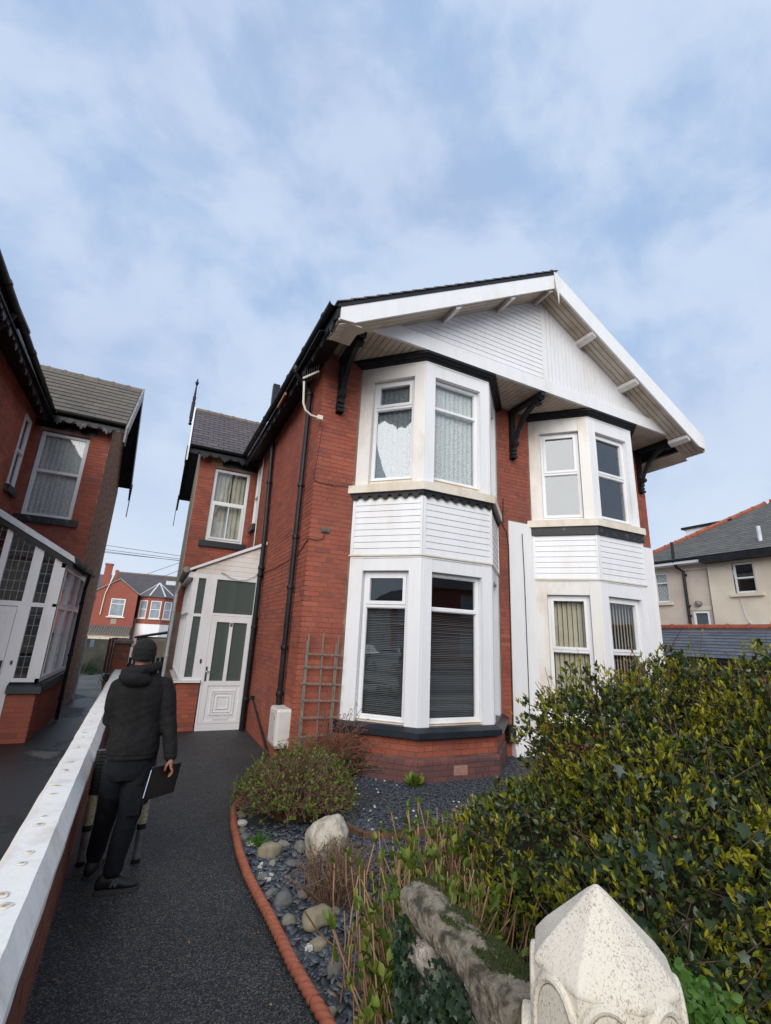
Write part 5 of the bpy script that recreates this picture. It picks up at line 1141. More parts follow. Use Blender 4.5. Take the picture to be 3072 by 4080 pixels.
# ------------------------------------------------------------------ the big hedge
hd=shrubthing('hedge',(3.0,2.0),'large unclipped evergreen hedge with yellow-green tips filling the right foreground','hedge')
EL=[((3.27,2.30,.70),(.92,.70,.92)),((4.05,1.85,.78),(1.10,.90,.93)),((2.48,2.45,.42),(.58,.50,.60)),((2.75,1.75,.42),(.80,.52,.74)),((2.15,1.60,.22),(.40,.38,.46)),((3.5,1.45,.55),(.95,.55,.88))]
def inside(p,k=1.0):
    m=np.zeros(len(p),bool)
    for c,r in EL: m|=(((p-np.array(c))/np.array(r))**2).sum(1)<k
    return m
def shell(n,lo,hi,front=True):
    out=[];nm=[]
    while sum(len(o) for o in out)<n:
        vol=np.array([r[0]*r[1]*r[2] for c,r in EL]); k=RNG.choice(len(EL),4000,p=vol/vol.sum()); d=unit(rnd(4000)); c=np.array([EL[i][0] for i in k]); r=np.array([EL[i][1] for i in k])
        lump=1+.10*np.sin(7*d[:,0]+3*k)+.09*np.sin(9*d[:,2]+5*d[:,1]+k)+.07*np.sin(15*d[:,1]+2*k)
        s=RNG.uniform(lo,hi,4000); p=c+d*r*(s*lump)[:,None]; n_=unit(d/r)
        ok=(p[:,2]>.02)&~inside(p,(lo*.93)**2)&(p[:,0]>1.42+.0*p[:,1])
        if front: v=unit(np.array([0,0,CH])-p); ok&=((n_*v).sum(1)>-.35)
        out.append(p[ok]);nm.append(n_[ok])
    return np.concatenate(out)[:n],np.concatenate(nm)[:n]
c,nrm=shell(9800,.88,1.09); ax=unit(nrm*.7+np.array([0,0,.75])+rnd(len(c),.35))
a=whorls(c,ax,(5,9),.65,.036); f=RNG.random(len(a[0])); 
yl=(RNG.random(len(c))<.60+.22*np.sin(c[:,0]*6+c[:,2]*5)+.12*np.sin(c[:,1]*11))[a[4]]
leaves('leaf',mLFY,hd,a[0][yl],a[1][yl],a[2][yl],a[3][yl],'narrow',150,rest='young_foliage')
leaves('leaf',mLFD,hd,a[0][~yl],a[1][~yl],a[2][~yl],a[3][~yl]*1.1,'oval',60,rest='foliage')
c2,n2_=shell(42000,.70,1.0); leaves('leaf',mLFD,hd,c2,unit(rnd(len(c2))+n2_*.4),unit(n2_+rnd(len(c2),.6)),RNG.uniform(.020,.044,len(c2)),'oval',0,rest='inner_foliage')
c3,n3=shell(420,.95,1.06); e3=c3+unit(n3*.6+np.array([0,0,.9])+rnd(len(c3),.5))*RNG.uniform(.05,.20,(len(c3),1)); sticks('twigs',mBRK2,hd,c3-n3*.12,e3,.0026,.0012)
c4,n4=shell(2600,.55,.95); sticks('branches',mTWD,hd,c4,c4+unit(rnd(len(c4))+n4*.4+np.array([0,0,.3]))*RNG.uniform(.15,.4,(len(c4),1)),.004,.002)
c5,n5=shell(700,.85,1.05); leaves('leaf',mDED,hd,c5,unit(rnd(len(c5))),rnd(len(c5)),RNG.uniform(.018,.04,len(c5)),'oval',0,rest='dead_leaves')
# long bare shoots on top
top=[p for p in c if p[2]>1.25][:70]; top=np.array(top); k=len(top); d=unit(rnd(k,.35)+np.array([-.1,0,1.0])); m1=top+d*RNG.uniform(.08,.16,(k,1)); m2=m1+unit(d+rnd(k,.3))*RNG.uniform(.05,.14,(k,1))
sticks('long_shoots',mBRK2,hd,np.concatenate([top,m1]),np.concatenate([m1,m2]),.003,.0018); a=whorls(m2,d,(3,6),.7,.028); leaves('leaf',mLFY,hd,a[0],a[1],a[2],a[3],'narrow',0,rest='shoot_leaves')
mHRT=M('hedge_core_shade',(.018,.020,.010),1,(.03,.022,.014),25,bmp=1,bscale=30,bdist=.03)
# solid core added inside, coloured dark like shade, so that no daylight passes
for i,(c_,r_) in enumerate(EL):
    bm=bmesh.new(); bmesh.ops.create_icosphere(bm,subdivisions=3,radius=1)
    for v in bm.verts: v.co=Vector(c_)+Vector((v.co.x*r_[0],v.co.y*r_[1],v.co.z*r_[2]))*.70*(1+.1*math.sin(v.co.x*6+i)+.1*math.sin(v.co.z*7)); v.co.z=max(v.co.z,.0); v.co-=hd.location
    me=bpy.data.meshes.new('daylight_block_mesh'); bm.to_mesh(me); bm.free(); me.materials.append(mHRT); o=bpy.data.objects.new('daylight_block',me); COL.objects.link(o); o.parent=hd
# ivy
iv=shrubthing('ivy',(2.35,1.35),'dark lobed ivy leaves climbing through the lower front of the hedge','climber')
c,nrm=shell(5200,.97,1.07); m_=(c[:,1]<2.0)&(c[:,2]<1.2)&(c[:,0]>1.55); c=c[m_];nrm=nrm[m_]; k=RNG.random(len(c))<.55; c=c[k];nrm=nrm[k]
leaves('leaf',mLFI,iv,c,unit(rnd(len(c),.5)+np.array([0,0,-1])),unit(nrm+rnd(len(c),.3)),RNG.uniform(.032,.066,len(c)),'ivy',140,rest='foliage')
iv2=shrubthing('ivy',(1.09,1.6),'small dark ivy hanging down the face of the mossy wall','climber')
n=6500; yy=RNG.uniform(1.2,1.95,n); zz=RNG.uniform(.02,.74,n); m_=(np.sin(yy*17)+np.sin(zz*11+yy*9)+2.2*(1.75-yy)+RNG.normal(0,.4,n)>-1.0)&(zz<.67+.05*np.sin(yy*17)+RNG.normal(0,.05,n)); yy=yy[m_];zz=zz[m_]; k=len(yy)
pp=np.stack([1.108-.045*RNG.random(k)-.03*(zz<.4)-.012*(zz>.6),yy,zz],1); leaves('leaf',mLFI,iv2,pp,unit(rnd(k,.4)+np.array([0,0,-1])),unit(rnd(k,.35)+np.array([-1,-.2,.3])),RNG.uniform(.018,.036,k),'ivy',120,rest='foliage')
A=np.stack([np.full(26,1.118),RNG.uniform(1.3,1.85,26),RNG.uniform(.1,.5,26)],1); sticks('stems',mBRK2,iv2,A,A+np.stack([np.zeros(26),RNG.normal(0,.06,26),RNG.uniform(.08,.2,26)],1),.003,.002)
wd=shrubthing('leafy_weed',(1.75,.95),'bright green soft leafy weed at the right of the white gate pier','plant')
n=2600; pp=np.stack([RNG.uniform(1.46,1.92,n),RNG.uniform(1.08,1.46,n),np.zeros(n)],1); pp[:,2]=.42+.48*RNG.random(n)-(pp[:,0]-1.50)*.45; leaves('leaf',mLFP,wd,pp,unit(rnd(n)+np.array([-.2,-.3,.5])),unit(rnd(n,.5)+np.array([-.3,-.4,1])),RNG.uniform(.018,.036,n),'round',90,rest='foliage')
A=pp[:300]; sticks('stems',mLFP,wd,A*np.array([1,1,0])+np.array([0,0,.05]),A,.002,.001)
n=150; px_=RNG.uniform(-.25,1.0,n); py_=RNG.uniform(1.2,9.0,n); e_=RNG.random(n)<.7; px_=np.where(e_,np.where(RNG.random(n)<.6,-.235-.0245*(py_-3.1)+np.abs(RNG.normal(0,.04,n)),.90-np.abs(RNG.normal(0,.05,n))),px_); m_=(px_<.9)
ll=leaves('leaf_litter',mDED,None,np.stack([px_,py_,np.full(n,.006)],1)[m_],unit(rnd(m_.sum())*np.array([1,1,.15])),np.tile([0,0,1.],(m_.sum(),1))+rnd(m_.sum(),.25),RNG.uniform(.010,.026,m_.sum()),'oval',0); ll['label']='small dead leaves and crumbs along the edges of the dark path'; ll['category']='leaf litter'
lf=[(-.17,3.28),(-.13,2.55),(.02,2.4),(.93,3.35),(1.0,3.45),(.55,4.3)]
# ------------------------------------------------------------------ fixtures on the house
mb=thing('meter_box',(1.79,6.85,.33),'white plastic meter box low on the side wall near the front corner','meter box')
b=MB(); pr=[(1.69,6.66),(1.72,6.63),(1.88,6.63),(1.88,7.08),(1.72,7.08),(1.69,7.05)]
b.loft([[(x,y,z) for x,y in pr] if z not in (.80,.31) else [((x-1.88)*.9+1.88,(y-6.85)*.93+6.85,z) for x,y in pr] for z in (.31,.345,.765,.80)]); b.build('body',mBOX,mb)
b=MB(); b.box(1.683,1.692,6.70,7.02,.37,.74); mdr=b.build('door',mBOX,mb)
b=MB(); b.box(1.679,1.6835,6.71,6.73,.66,.70); b.box(1.679,1.6835,6.71,6.73,.41,.45); b.build('hinge',mGUT,mdr)
b=MB(); b.tube([(1.80,6.86,.34),(1.80,6.86,.0)],.03,8); b.build('supply_duct',mBPL,mb)
tr=thing('trellis',(2.2,6.52,.3),'weathered grey wooden trellis leaning on the brickwork beside the left bay','trellis')
def slat(a,c,w_=.022,h_=.012): b=MB(); b.bar(a,c,w_,h_,up=(0,1,0)); b.build('slat',mWOD,tr)
for (x0,z0,x1,z1) in ((2.0,.25,1.998,1.82),(1.975,.25,1.983,1.72),(2.225,.3,2.212,1.835),(2.405,.25,2.42,1.70),(2.43,.25,2.447,1.82)): slat((x0,6.50,z0),(x1,6.505,z1))
for (x0,z0,x1,z1) in ((2.0,1.545,2.53,1.535),(1.94,1.370,2.53,1.362),(1.93,1.155,2.53,1.135),(1.99,.932,2.53,.920),(1.99,.712,2.53,.705),(1.93,.468,2.42,.492)): slat((x0,6.488,z0),(x1,6.490,z1))
ae=thing('tv_aerial',(1.60,6.45,5.2),'yellowed television aerial on a bent pole at the top front corner of the house','aerial')
b=MB(); b.tube([(1.82,6.45,5.14),(1.70,6.45,5.15),(1.60,6.45,5.21),(1.555,6.45,5.32),(1.53,6.45,5.70)],.017,8); b.build('pole',mCRM,ae)
b=MB(); b.box(1.80,1.885,6.42,6.48,5.11,5.18); b.build('wall_bracket',mCRM,ae)
b=MB(); b.bar((1.50,6.44,5.745),(1.75,6.43,5.95),.026,.026); b.build('boom',mCRM,ae)
for i in range(8):
    t_=i/7; c_=Vector((1.50,6.44,5.745)).lerp(Vector((1.74,6.43,5.942)),t_); b=MB(); b.tube([c_+Vector((.03,.10,-.05)),c_-Vector((.03,.10,-.05))],.003,5); b.build('element',mALU,ae)
# ------------------------------------------------------------------ ladder
ld=thing('telescopic_ladder',(0,4.66,0),'collapsed telescopic ladder standing upright on the path behind the person','ladder')
FL=Fr((-.245,4.72),(.185,4.62))
for uu,side_ in ((.025,0),(.42,1)):
    b=MB(); b.tube([FL.p(uu,.03),FL.p(uu,.235)],.030,14); b.build('leg_tube',mALU,ld)
    b=MB(); b.tube([FL.p(uu,0),FL.p(uu,.028)],.034,14); b.build('foot_cap',mBPL,ld); b=MB(); b.tube([FL.p(uu,.236),FL.p(uu,.275)],.035,14); b.build('joint_ring',mBPL,ld)
    b=MB(); b.tube([FL.p(uu,.276),FL.p(uu,.49)],.0335,14); b.build('label_sleeve',mLBL,ld)
    for k in range(12): b=MB(); b.tube([FL.p(uu,.492+.027*k),FL.p(uu,.4935+.027*k+.0215)],.036,12); b.fb(FL,uu-.035 if side_ else uu-.03,uu+.03 if side_ else uu+.045,.493+.027*k,.513+.027*k,-.03,.03); b.build('joint_collar',mBPL,ld)
for k in range(12): b=MB(); b.fb(FL,.068,.38,.495+.027*k,.515+.027*k,-.022,.022); b.build('rung',mALU,ld)
# ------------------------------------------------------------------ person
def remesh(mb,name,mat,parent,vox,smooth=4,disp=None):
    o=mb.build(name,mat,parent,smooth=True); m=o.modifiers.new('r','REMESH'); m.mode='VOXEL'; m.voxel_size=vox; m.use_smooth_shade=True
    if smooth: s=o.modifiers.new('s','SMOOTH'); s.iterations=smooth; s.factor=.6
    bpy.context.view_layer.update(); dg=bpy.context.evaluated_depsgraph_get(); me=bpy.data.meshes.new_from_object(o.evaluated_get(dg)); o.modifiers.clear(); old=o.data; o.data=me; bpy.data.meshes.remove(old)
    if disp:
        n=len(me.vertices); co=np.empty(n*3); no=np.empty(n*3); me.vertices.foreach_get('co',co); me.vertices.foreach_get('normal',no); co=co.reshape(-1,3); no=no.reshape(-1,3); co+=no*disp(co+rloc(parent))[:,None]; me.vertices.foreach_set('co',co.ravel()); me.update()
    me.polygons.foreach_set('use_smooth',[True]*len(me.polygons)); me.materials.clear(); me.materials.append(mat); return o
def limb(b,pts,rs,n=16,fl=None):
    P=[Vector(p) for p in pts]; d0=(P[0]-P[1]).normalized(); d1=(P[-1]-P[-2]).normalized()
    P=[P[0]+d0*rs[0]*.8,P[0]+d0*rs[0]*.4]+P+[P[-1]+d1*rs[-1]*.4,P[-1]+d1*rs[-1]*.8]; r=[rs[0]*.35,rs[0]*.85]+list(rs)+[rs[-1]*.85,rs[-1]*.35]; b.tube(P,r,n)
def ell(b,c,r,n=20,m_=12,rot=None):
    c=Vector(c); R3=rot or Matrix.Identity(3)
    b.loft([[c+R3@Vector((r[0]*math.sin(t)*math.cos(a),r[1]*math.sin(t)*math.sin(a),r[2]*math.cos(t))) for a in np.linspace(0,2*math.pi,n,endpoint=False)] for t in np.linspace(.12,math.pi-.12,m_)])
def ringz(c,rx,ry,z,n=28,rot=0,sq=2.4):
    o=[]
    for a in np.linspace(0,2*math.pi,n,endpoint=False):
        ca,sa=math.cos(a),math.sin(a); x=rx*math.copysign(abs(ca)**(2/sq),ca); y=ry*math.copysign(abs(sa)**(2/sq),sa); o.append((c[0]+x*math.cos(rot)-y*math.sin(rot),c[1]+x*math.sin(rot)+y*math.cos(rot),z))
    return o
ps=thing('person',(.02,4.25,0),'person seen from behind in black hooded jacket, black cargo trousers and black knitted hat','person')
b=MB()
ell(b,(-.035,4.225,1.615),(.076,.094,.098)); ell(b,(-.032,4.255,1.575),(.060,.070,.070)); limb(b,[(-.03,4.21,1.42),(-.033,4.22,1.55)],[.062,.056])
for dx in (-.08,.079): ell(b,(-.035+dx,4.222,1.598),(.012,.022,.032))
ell(b,(-.028,4.328,1.603),(.012,.016,.026)); ell(b,(-.03,4.315,1.563),(.026,.012,.008)); ell(b,(-.03,4.308,1.535),(.028,.020,.018))
for z0,rx,ry in ((0,0,0),): pass
b.loft([ringz((0,4.2),.15,.10,.86),ringz((0,4.2),.14,.095,1.05),ringz((-.01,4.2),.16,.105,1.25),ringz((-.015,4.2),.16,.09,1.37),ringz((-.02,4.205),.07,.06,1.45)])
limb(b,[(.075,4.2,.86),(.055,4.195,.47),(.008,4.21,.06)],[.08,.045,.028]); limb(b,[(-.075,4.21,.86),(-.092,4.33,.48),(-.128,4.505,.07)],[.08,.042,.028])
limb(b,[(.145,4.19,1.38),(.215,4.17,1.12),(.268,4.115,.875)],[.045,.036,.027]); limb(b,[(-.165,4.2,1.36),(-.185,4.22,1.12),(-.13,4.42,1.06)],[.045,.036,.027])
# right hand: palm over the folder's top edge, five fingers
W0=Vector((.270,4.108,.862)); 
b.loft([ringz((W0.x,W0.y),.020,.026,.862,12),ringz((W0.x+.004,W0.y-.008),.016,.038,.835,12),ringz((W0.x+.008,W0.y-.010),.014,.040,.805,12)])
for i,(dy,L1) in enumerate(((-.044,.026),(-.022,.031),(.0,.032),(.020,.027))):
    y=4.10+dy; limb(b,[(.279,y,.800),(.292,y-.002,.780),(.287,y-.004,.780-L1*.75),(.272,y-.004,.772-L1)],[.0088,.0086,.008,.0072],10)
limb(b,[(.262,4.075,.840),(.245,4.066,.815),(.240,4.068,.785)],[.0105,.0098,.0085],10)
limb(b,[(-.13,4.42,1.06),(-.10,4.49,1.06),(-.07,4.53,1.05)],[.024,.028,.018])
for i in range(4): limb(b,[(-.085,4.50+.012*i,1.065-.014*i),(-.055,4.53+.008*i,1.06-.014*i),(-.045,4.52,1.045-.014*i)],[.009,.008,.007],8)
remesh(b,'body',mSKN,ps,.0045,2)
b=MB()
b.loft([ringz((.005,4.2),.172,.130,.862),ringz((.005,4.2),.178,.135,.90),ringz((.003,4.2),.176,.130,1.02),ringz((-.005,4.2),.172,.125,1.12),ringz((-.012,4.2),.178,.128,1.22),ringz((-.018,4.2),.186,.128,1.32),ringz((-.020,4.2),.180,.118,1.385),ringz((-.025,4.2),.140,.10,1.435),ringz((-.03,4.205),.095,.085,1.47),ringz((-.03,4.215),.088,.085,1.515)])
limb(b,[(.138,4.19,1.375),(.175,4.185,1.30),(.212,4.17,1.12),(.243,4.145,1.0),(.268,4.118,.868)],[.066,.068,.062,.054,.048]); limb(b,[(-.165,4.2,1.365),(-.180,4.2,1.28),(-.180,4.215,1.12),(-.15,4.34,1.07)],[.060,.060,.055,.048])
ell(b,(-.065,4.085,1.425),(.115,.055,.062),rot=Matrix.Rotation(.15,3,'Y')); limb(b,[(-.14,4.14,1.46),(-.10,4.085,1.475),(-.03,4.075,1.485),(.05,4.11,1.50),(.085,4.19,1.515)],[.036,.040,.038,.036,.030]); limb(b,[(.085,4.22,1.50),(.07,4.29,1.49)],[.03,.026])
def fold(P):
    x,y,z=P[:,0],P[:,1],P[:,2]; f=np.sin(z*46+x*22+2*np.sin(x*17+z*9))*.5+np.sin(z*83-x*36+1.5*np.sin(z*21))*.28+np.sin(x*52+z*18+3*np.sin(y*14))*.3
    k=np.exp(-((z-1.10)/.13)**2)*1.0+.35; k=k*np.clip((z-.875)/.03,.1,1); hem=np.where(np.abs(z-.893)<.006,-.003,0); f2=np.abs(np.sin(z*31+x*26+2.5*np.sin(x*11+z*6)+y*12))**.5-.8; f3=np.abs(np.sin(z*19-x*34+3*np.sin(z*8)))**.6-.75; return f*.0028*k+(f2*.0032+f3*.0028)*k+hem
remesh(b,'jacket',mJKT,ps,.0065,3,fold)
b=MB(); b.loft([ringz((.003,4.2),.150,.112,1.0),ringz((.003,4.2),.160,.120,.86),ringz((.0,4.205),.150,.112,.76),ringz((.0,4.205),.13,.10,.72)])
limb(b,[(.076,4.2,.80),(.066,4.195,.62),(.050,4.19,.46),(.028,4.20,.30),(.010,4.21,.135)],[.096,.088,.076,.070,.063]); limb(b,[(-.078,4.21,.80),(-.086,4.26,.62),(-.092,4.33,.47),(-.108,4.41,.32),(-.126,4.50,.135)],[.096,.086,.074,.066,.060])
def fold2(P):
    x,y,z=P[:,0],P[:,1],P[:,2]; f=np.sin(z*34+x*40+2*np.sin(z*13))*.5+np.sin(x*60+z*25)*.35+np.sin(z*70+y*30)*.25; k=.5+np.exp(-((z-.18)/.07)**2)+np.exp(-((z-.47)/.09)**2)*.8; f2=np.abs(np.sin(z*22+x*48+2*np.sin(z*9)+y*20))**.5-.8; return f*.0026*k+f2*.004*k
remesh(b,'trousers',mTRS,ps,.007,3,fold2)
b=MB(); b.hexa([(.135,4.10,.56),(.165,4.16,.56),(.15,4.165,.56),(.12,4.105,.56)],[(.14,4.10,.70),(.17,4.16,.70),(.15,4.165,.70),(.12,4.105,.70)]); b.hexa([(.137,4.095,.665),(.171,4.16,.665),(.15,4.165,.665),(.12,4.10,.665)],[(.137,4.098,.715),(.171,4.163,.715),(.15,4.165,.715),(.12,4.10,.715)])
b.hexa([(.03,4.088,.50),(.115,4.10,.50),(.115,4.112,.50),(.03,4.10,.50)],[(.04,4.083,.66),(.125,4.095,.66),(.125,4.112,.66),(.04,4.10,.66)]); b.hexa([(.032,4.083,.625),(.13,4.095,.625),(.125,4.112,.625),(.04,4.10,.625)],[(.032,4.084,.675),(.13,4.096,.675),(.125,4.112,.675),(.04,4.10,.675)]); b.build('cargo_pocket',mTRS,ps)
b=MB(); ell(b,(-.035,4.222,1.622),(.087,.104,.094)); b.loft([ringz((-.035,4.222),.080,.096,1.548,28,0,2),ringz((-.035,4.222),.086,.102,1.59,28,0,2),ringz((-.035,4.222),.087,.104,1.64,28,0,2)])
remesh(b,'knitted_hat',mHAT,ps,.006,2,lambda P:np.sin(P[:,2]*150+np.sin(P[:,0]*60))*.0012)
for nm,(hx,hy),(tx,ty) in (('shoe',(-.085,4.225),(.195,4.205)),('shoe',(-.15,4.43),(-.085,4.70))):
    A_=Vector((hx,hy,0));T_=Vector((tx,ty,0)); d=(T_-A_).normalized(); s=Vector((-d.y,d.x,0)); Lh=(T_-A_).length
    def rg(f,w_,z0,z1,n=14): 
        c=A_+d*Lh*f; o=[]
        for a in np.linspace(0,2*math.pi,n,endpoint=False): o.append(c+s*(w_*math.cos(a))+Vector((0,0,(z0+z1)/2+(z1-z0)/2*math.sin(a))))
        return o
    b=MB(); b.loft([rg(0,.018,.03,.075),rg(.04,.034,.02,.10),rg(.14,.040,.018,.125),rg(.3,.040,.018,.125),rg(.42,.041,.018,.115),rg(.55,.045,.018,.09),rg(.72,.049,.016,.07),rg(.88,.042,.018,.058),rg(.97,.024,.022,.045),rg(1,.008,.028,.036)]); sh=b.build('shoe',mSHO,ps,smooth=True)
    b=MB(); sw=[(0,.02),(.04,.036),(.2,.041),(.4,.041),(.6,.048),(.75,.051),(.9,.043),(.98,.026),(1.01,.008)]
    lp=[A_+d*Lh*f+s*w_ for f,w_ in sw]+[A_+d*Lh*f-s*w_ for f,w_ in sw[::-1]]; b.prism([p+Vector((0,0,.002)) for p in lp],(0,0,.024)); b.build('sole',mSOL,sh)
    b=MB()
    for k in range(5): c=A_+d*Lh*(.44+.055*k); z=.118-.010*k; b.bar(c-s*.018+Vector((0,0,z)),c+s*.018+Vector((0,0,z)),.006,.006)
    b.build('laces',mBPL,sh)
    b=MB(); 
    for f0,f1 in ((.36,.42),(.41,.47),(.46,.52)): 
        zA,zB=(.045,.085) if f0!=.41 else (.085,.045); c0=A_+d*Lh*f0-s*.0445;c1=A_+d*Lh*f1-s*.0455; b.bar(c0+Vector((0,0,zA)),c1+Vector((0,0,zB)),.004,.013)
    b.build('side_mark',mGRB,sh)
    b=MB(); limb(b,[(hx+d.x*.09,hy+d.y*.09,.10),(hx+d.x*.09,hy+d.y*.09,.17)],[.040,.042]); b.build('sock',mBPL,sh,smooth=True)
pf=thing('portfolio_case',(.25,4.1,.6),'flat black portfolio case held in the right hand of the person','case')
TL,TR_,BR_,BL_=[Vector(v) for v in ((.156,3.985,.834),(.362,4.20,.803),(.336,4.20,.598),(.132,3.985,.619))]; nn=(TR_-TL).cross(BL_-TL).normalized()*.016
b=MB(); b.hexa([BL_,BR_,BR_+nn,BL_+nn],[TL,TR_,TR_+nn,TL+nn]); o=b.build('case_body',mPRT,pf); md=o.modifiers.new('b','BEVEL'); md.width=.006; md.segments=3
b=MB(); o_=nn*.5; b.bar(TL+o_-Vector((.004,.004,.02)),BL_+o_-Vector((.004,.004,-.02)),.004,.006); b.build('paper_edge',mPAP,pf)
# ------------------------------------------------------------------ background behind the yard
mBGB=None
def bgbrick(name,c1,c2,mo,scale=1):
    m,t,b,o=newmat(name); tcn=node(t,'ShaderNodeNewGeometry'); mpn=node(t,'ShaderNodeMapping'); mpn.inputs['Rotation'].default_value=(R_(90),0,0) ; t.links.new(tcn.outputs['Position'],mpn.inputs[0])
    bt=node(t,'ShaderNodeTexBrick'); bt.inputs['Scale'].default_value=scale; bt.inputs['Brick Width'].default_value=.23; bt.inputs['Row Height'].default_value=.075; bt.inputs['Mortar Size'].default_value=.006
    bt.inputs['Color1'].default_value=(*c1,1); bt.inputs['Color2'].default_value=(*c2,1); bt.inputs['Mortar'].default_value=(*mo,1); t.links.new(mpn.outputs[0],bt.inputs['Vector'])
    c=mixc(t,ramp(t,noise(t,.6,6,.65,coord='World'),[(.45,0.0),(.7,.6)]),bt.outputs['Color'],(.30,.10,.065)); t.links.new(c,b.inputs['Base Color']); b.inputs['Roughness'].default_value=.85; bump(t,b,noise(t,12,5,.6,coord='World'),.5,.02); return m
mBG=bgbrick('far_red_brick',(.31,.075,.048),(.25,.06,.04),(.24,.10,.075))
K=50/30
bh=thing('rear_house',(-3.4,50,0),'painted red brick house with small gable and octagonal bay seen between the two houses','house')
b=MB(); gx0,gx1,gxa=-5.17,-1.85,-3.53
b.prism([(gx0,50,0),(gx1,50,0),(gx1,50,4.78),(gxa,50,6.02),(gx0,50,4.86)],(0,6,0)); b.build('gable_wing',mBG,bh)
b=MB(); b.prism([(gx0-.15,49.9,4.80),(gxa,49.9,6.05),(gx1+.15,49.9,4.70),(gx1+.15,49.9,4.80),(gxa,49.9,6.16),(gx0-.15,49.9,4.90)],(0,6,0)); b.build('gable_verge',mGUT,bh)
FB=Fr((gx0,50),(gx1,50)); window(bh,FB,1.22,2.40,2.62,4.24,.03,3.75,glass=mGLB,fw=.07); b=MB(); b.fb(FB,1.05,2.55,2.50,2.61,-.01,.12); b.build('window_sill',mCRM,bh)
b=MB(); b.fb(FB,1.5,1.95,1.95,2.4,0,.006); b.build('cement_patch',mRNG,bh)
b=MB(); b.prism([(-14,51.9,0),(9,51.9,0),(9,51.9,4.9),(-14,51.9,4.9)],(0,8,0)); b.build('main_wall',mBG,bh)
b=MB(); b.prism([(-4.6,51.7,4.8),(9,51.7,4.8),(9,56,7.2),(-4.6,56,7.2)],(0,.0,-.1)); b.prism([(-14,51.7,4.4),(-4.8,51.7,4.4),(-4.8,56,6.9),(-14,56,6.9)],(0,0,-.1)); b.build('roof_deck',mSLT,bh)
slates(bh,(-4.6,56,7.23),(1,0,0),Vector((0,-4.3,-2.4)).normalized(),Vector((0,-2.4,4.3)).normalized(),13,4.92,.3,.22,.014,mSLT,'slate',0,thk=.02)
for i in range(34): b=MB(); b.tube([(-4.6+.4*i,56,7.24),(-4.2+.4*i,56,7.24)],[.12,.14],8); b.build('ridge_tile',mRDG,bh)
b=MB(); b.box(-5.1,-4.5,51,51.6,4.9,7.4); b.box(-5.15,-4.45,50.95,51.65,7.4,7.55); b.build('chimney',mBG,bh)
b=MB(); b.box(-4.35,-4.05,53,53.3,5.8,7.2); b.build('chimney_pot',mTER,bh)
b=MB(); b.tube([(-4.08,49.9,6.6),(-4.55,49.9,4.6),(-4.62,49.9,2.7)],.045,6); b.build('waste_pipe',mCRM,bh)
cb_=(-.15,51.6)
oc=lambda r,z:[(cb_[0]+r*math.cos(R_(22.5+45*k)),cb_[1]+r*math.sin(R_(22.5+45*k)),z) for k in range(8)]
b=MB(); b.loft([oc(1.62,2.1),oc(1.62,4.62)]); b.build('octagonal_bay',mBG,bh)
b=MB(); b.loft([oc(1.60,0),oc(1.60,2.09)]); b.box(-1.85,1.9,51.84,51.9,0,2.6); b.build('rendered_base',mREN,bh)
b=MB(); b.loft([oc(1.80,4.62),oc(1.80,4.70),oc(.05,6.1)]); br_=b.build('bay_roof',mSLT,bh)
b=MB()
for k in range(8): a=R_(22.5+45*k); b.bar((cb_[0]+1.80*math.cos(a),cb_[1]+1.80*math.sin(a),4.74),(cb_[0],cb_[1],6.16),.12,.05)
b.build('lead_hip',mWPP,br_)
o8=oc(1.62,0)
for k in (4,5,6):
    A_,B_=o8[k],o8[(k+1)%8]; Fo=Fr(A_,B_); w0,w1=(.16,1.08) ; window(bh,Fo,w0,w1,2.62,4.28,.03,3.45,glass=mGLB,fw=.06); q=MB(); q.fb(Fo,w0-.08,w1+.08,2.52,2.61,-.01,.1); q.build('window_sill',mCRM,bh)
Fm=Fr((-1.8,51.84),(1.9,51.84)); window(bh,Fm,.1,.5,1.0,1.75,.03,1.5,fw=.06,glass=mGLB)
b=MB(); b.box(.4,1.6,53,53.1,6.15,6.55); b.build('rooflight',mWPP,bh)
lt=thing('lean_to',(-3.4,48.5,0),'low lean-to with brown pantile roof and cream wall below the red gable','outbuilding')
b=MB(); b.box(-5.4,-1.9,48.2,49.99,0,1.0); b.build('wall',mRNC,lt)
for i in range(8):
    b=MB(); y0=48.0+.25*i; z0=.98+.095*i
    for j in range(18): x=-5.5+.2*j; b.hexa([(x,y0,z0),(x+.19,y0,z0),(x+.19,y0+.27,z0+.09),(x,y0+.27,z0+.09)],[(x+.03,y0,z0+.05),(x+.16,y0,z0+.05),(x+.16,y0+.27,z0+.14),(x+.03,y0+.27,z0+.14)])
    b.build('pantile_row',mCTL,lt,kind='stuff')
fh=thing('far_house',(-9,54,0),'dark sliver of another slate-roofed house left of the rear house','house')
b=MB(); b.box(-9,-5.6,52,60,0,4.3); b.build('wall',mBG,fh); b=MB(); b.prism([(-9,51.8,4.3),(-5.35,51.8,4.3),(-5.35,56,6.4),(-9,56,6.4)],(0,0,-.12)); b.build('roof',mSLT,fh)
yw=thing('yard_wall',(-2.6,21,0),'stained pebble-dashed yard wall at the end of the side passage','wall'); b=MB(); b.box(-7,-1.50,21.4,21.6,0,1.27); b.build('wall_body',M('stained_dash',(.26,.24,.18),.95,(.10,.10,.07),1.6,6,bmp=.8,bscale=40,coord='World'),yw)
mg=thing('maroon_gate',(-1.3,21.4,0),'dark maroon arched wooden gate beside the pebble-dashed yard wall','gate')
for i in range(5): b=MB(); x=-1.50+.1*i; h=1.30+.05*math.sin(math.pi*(i+.5)/5); b.box(x,x+.095,21.42,21.46,.02,h); b.build('board',M('maroon_paint',(.045,.010,.012),.5) if i==0 else bpy.data.materials['maroon_paint'],mg)
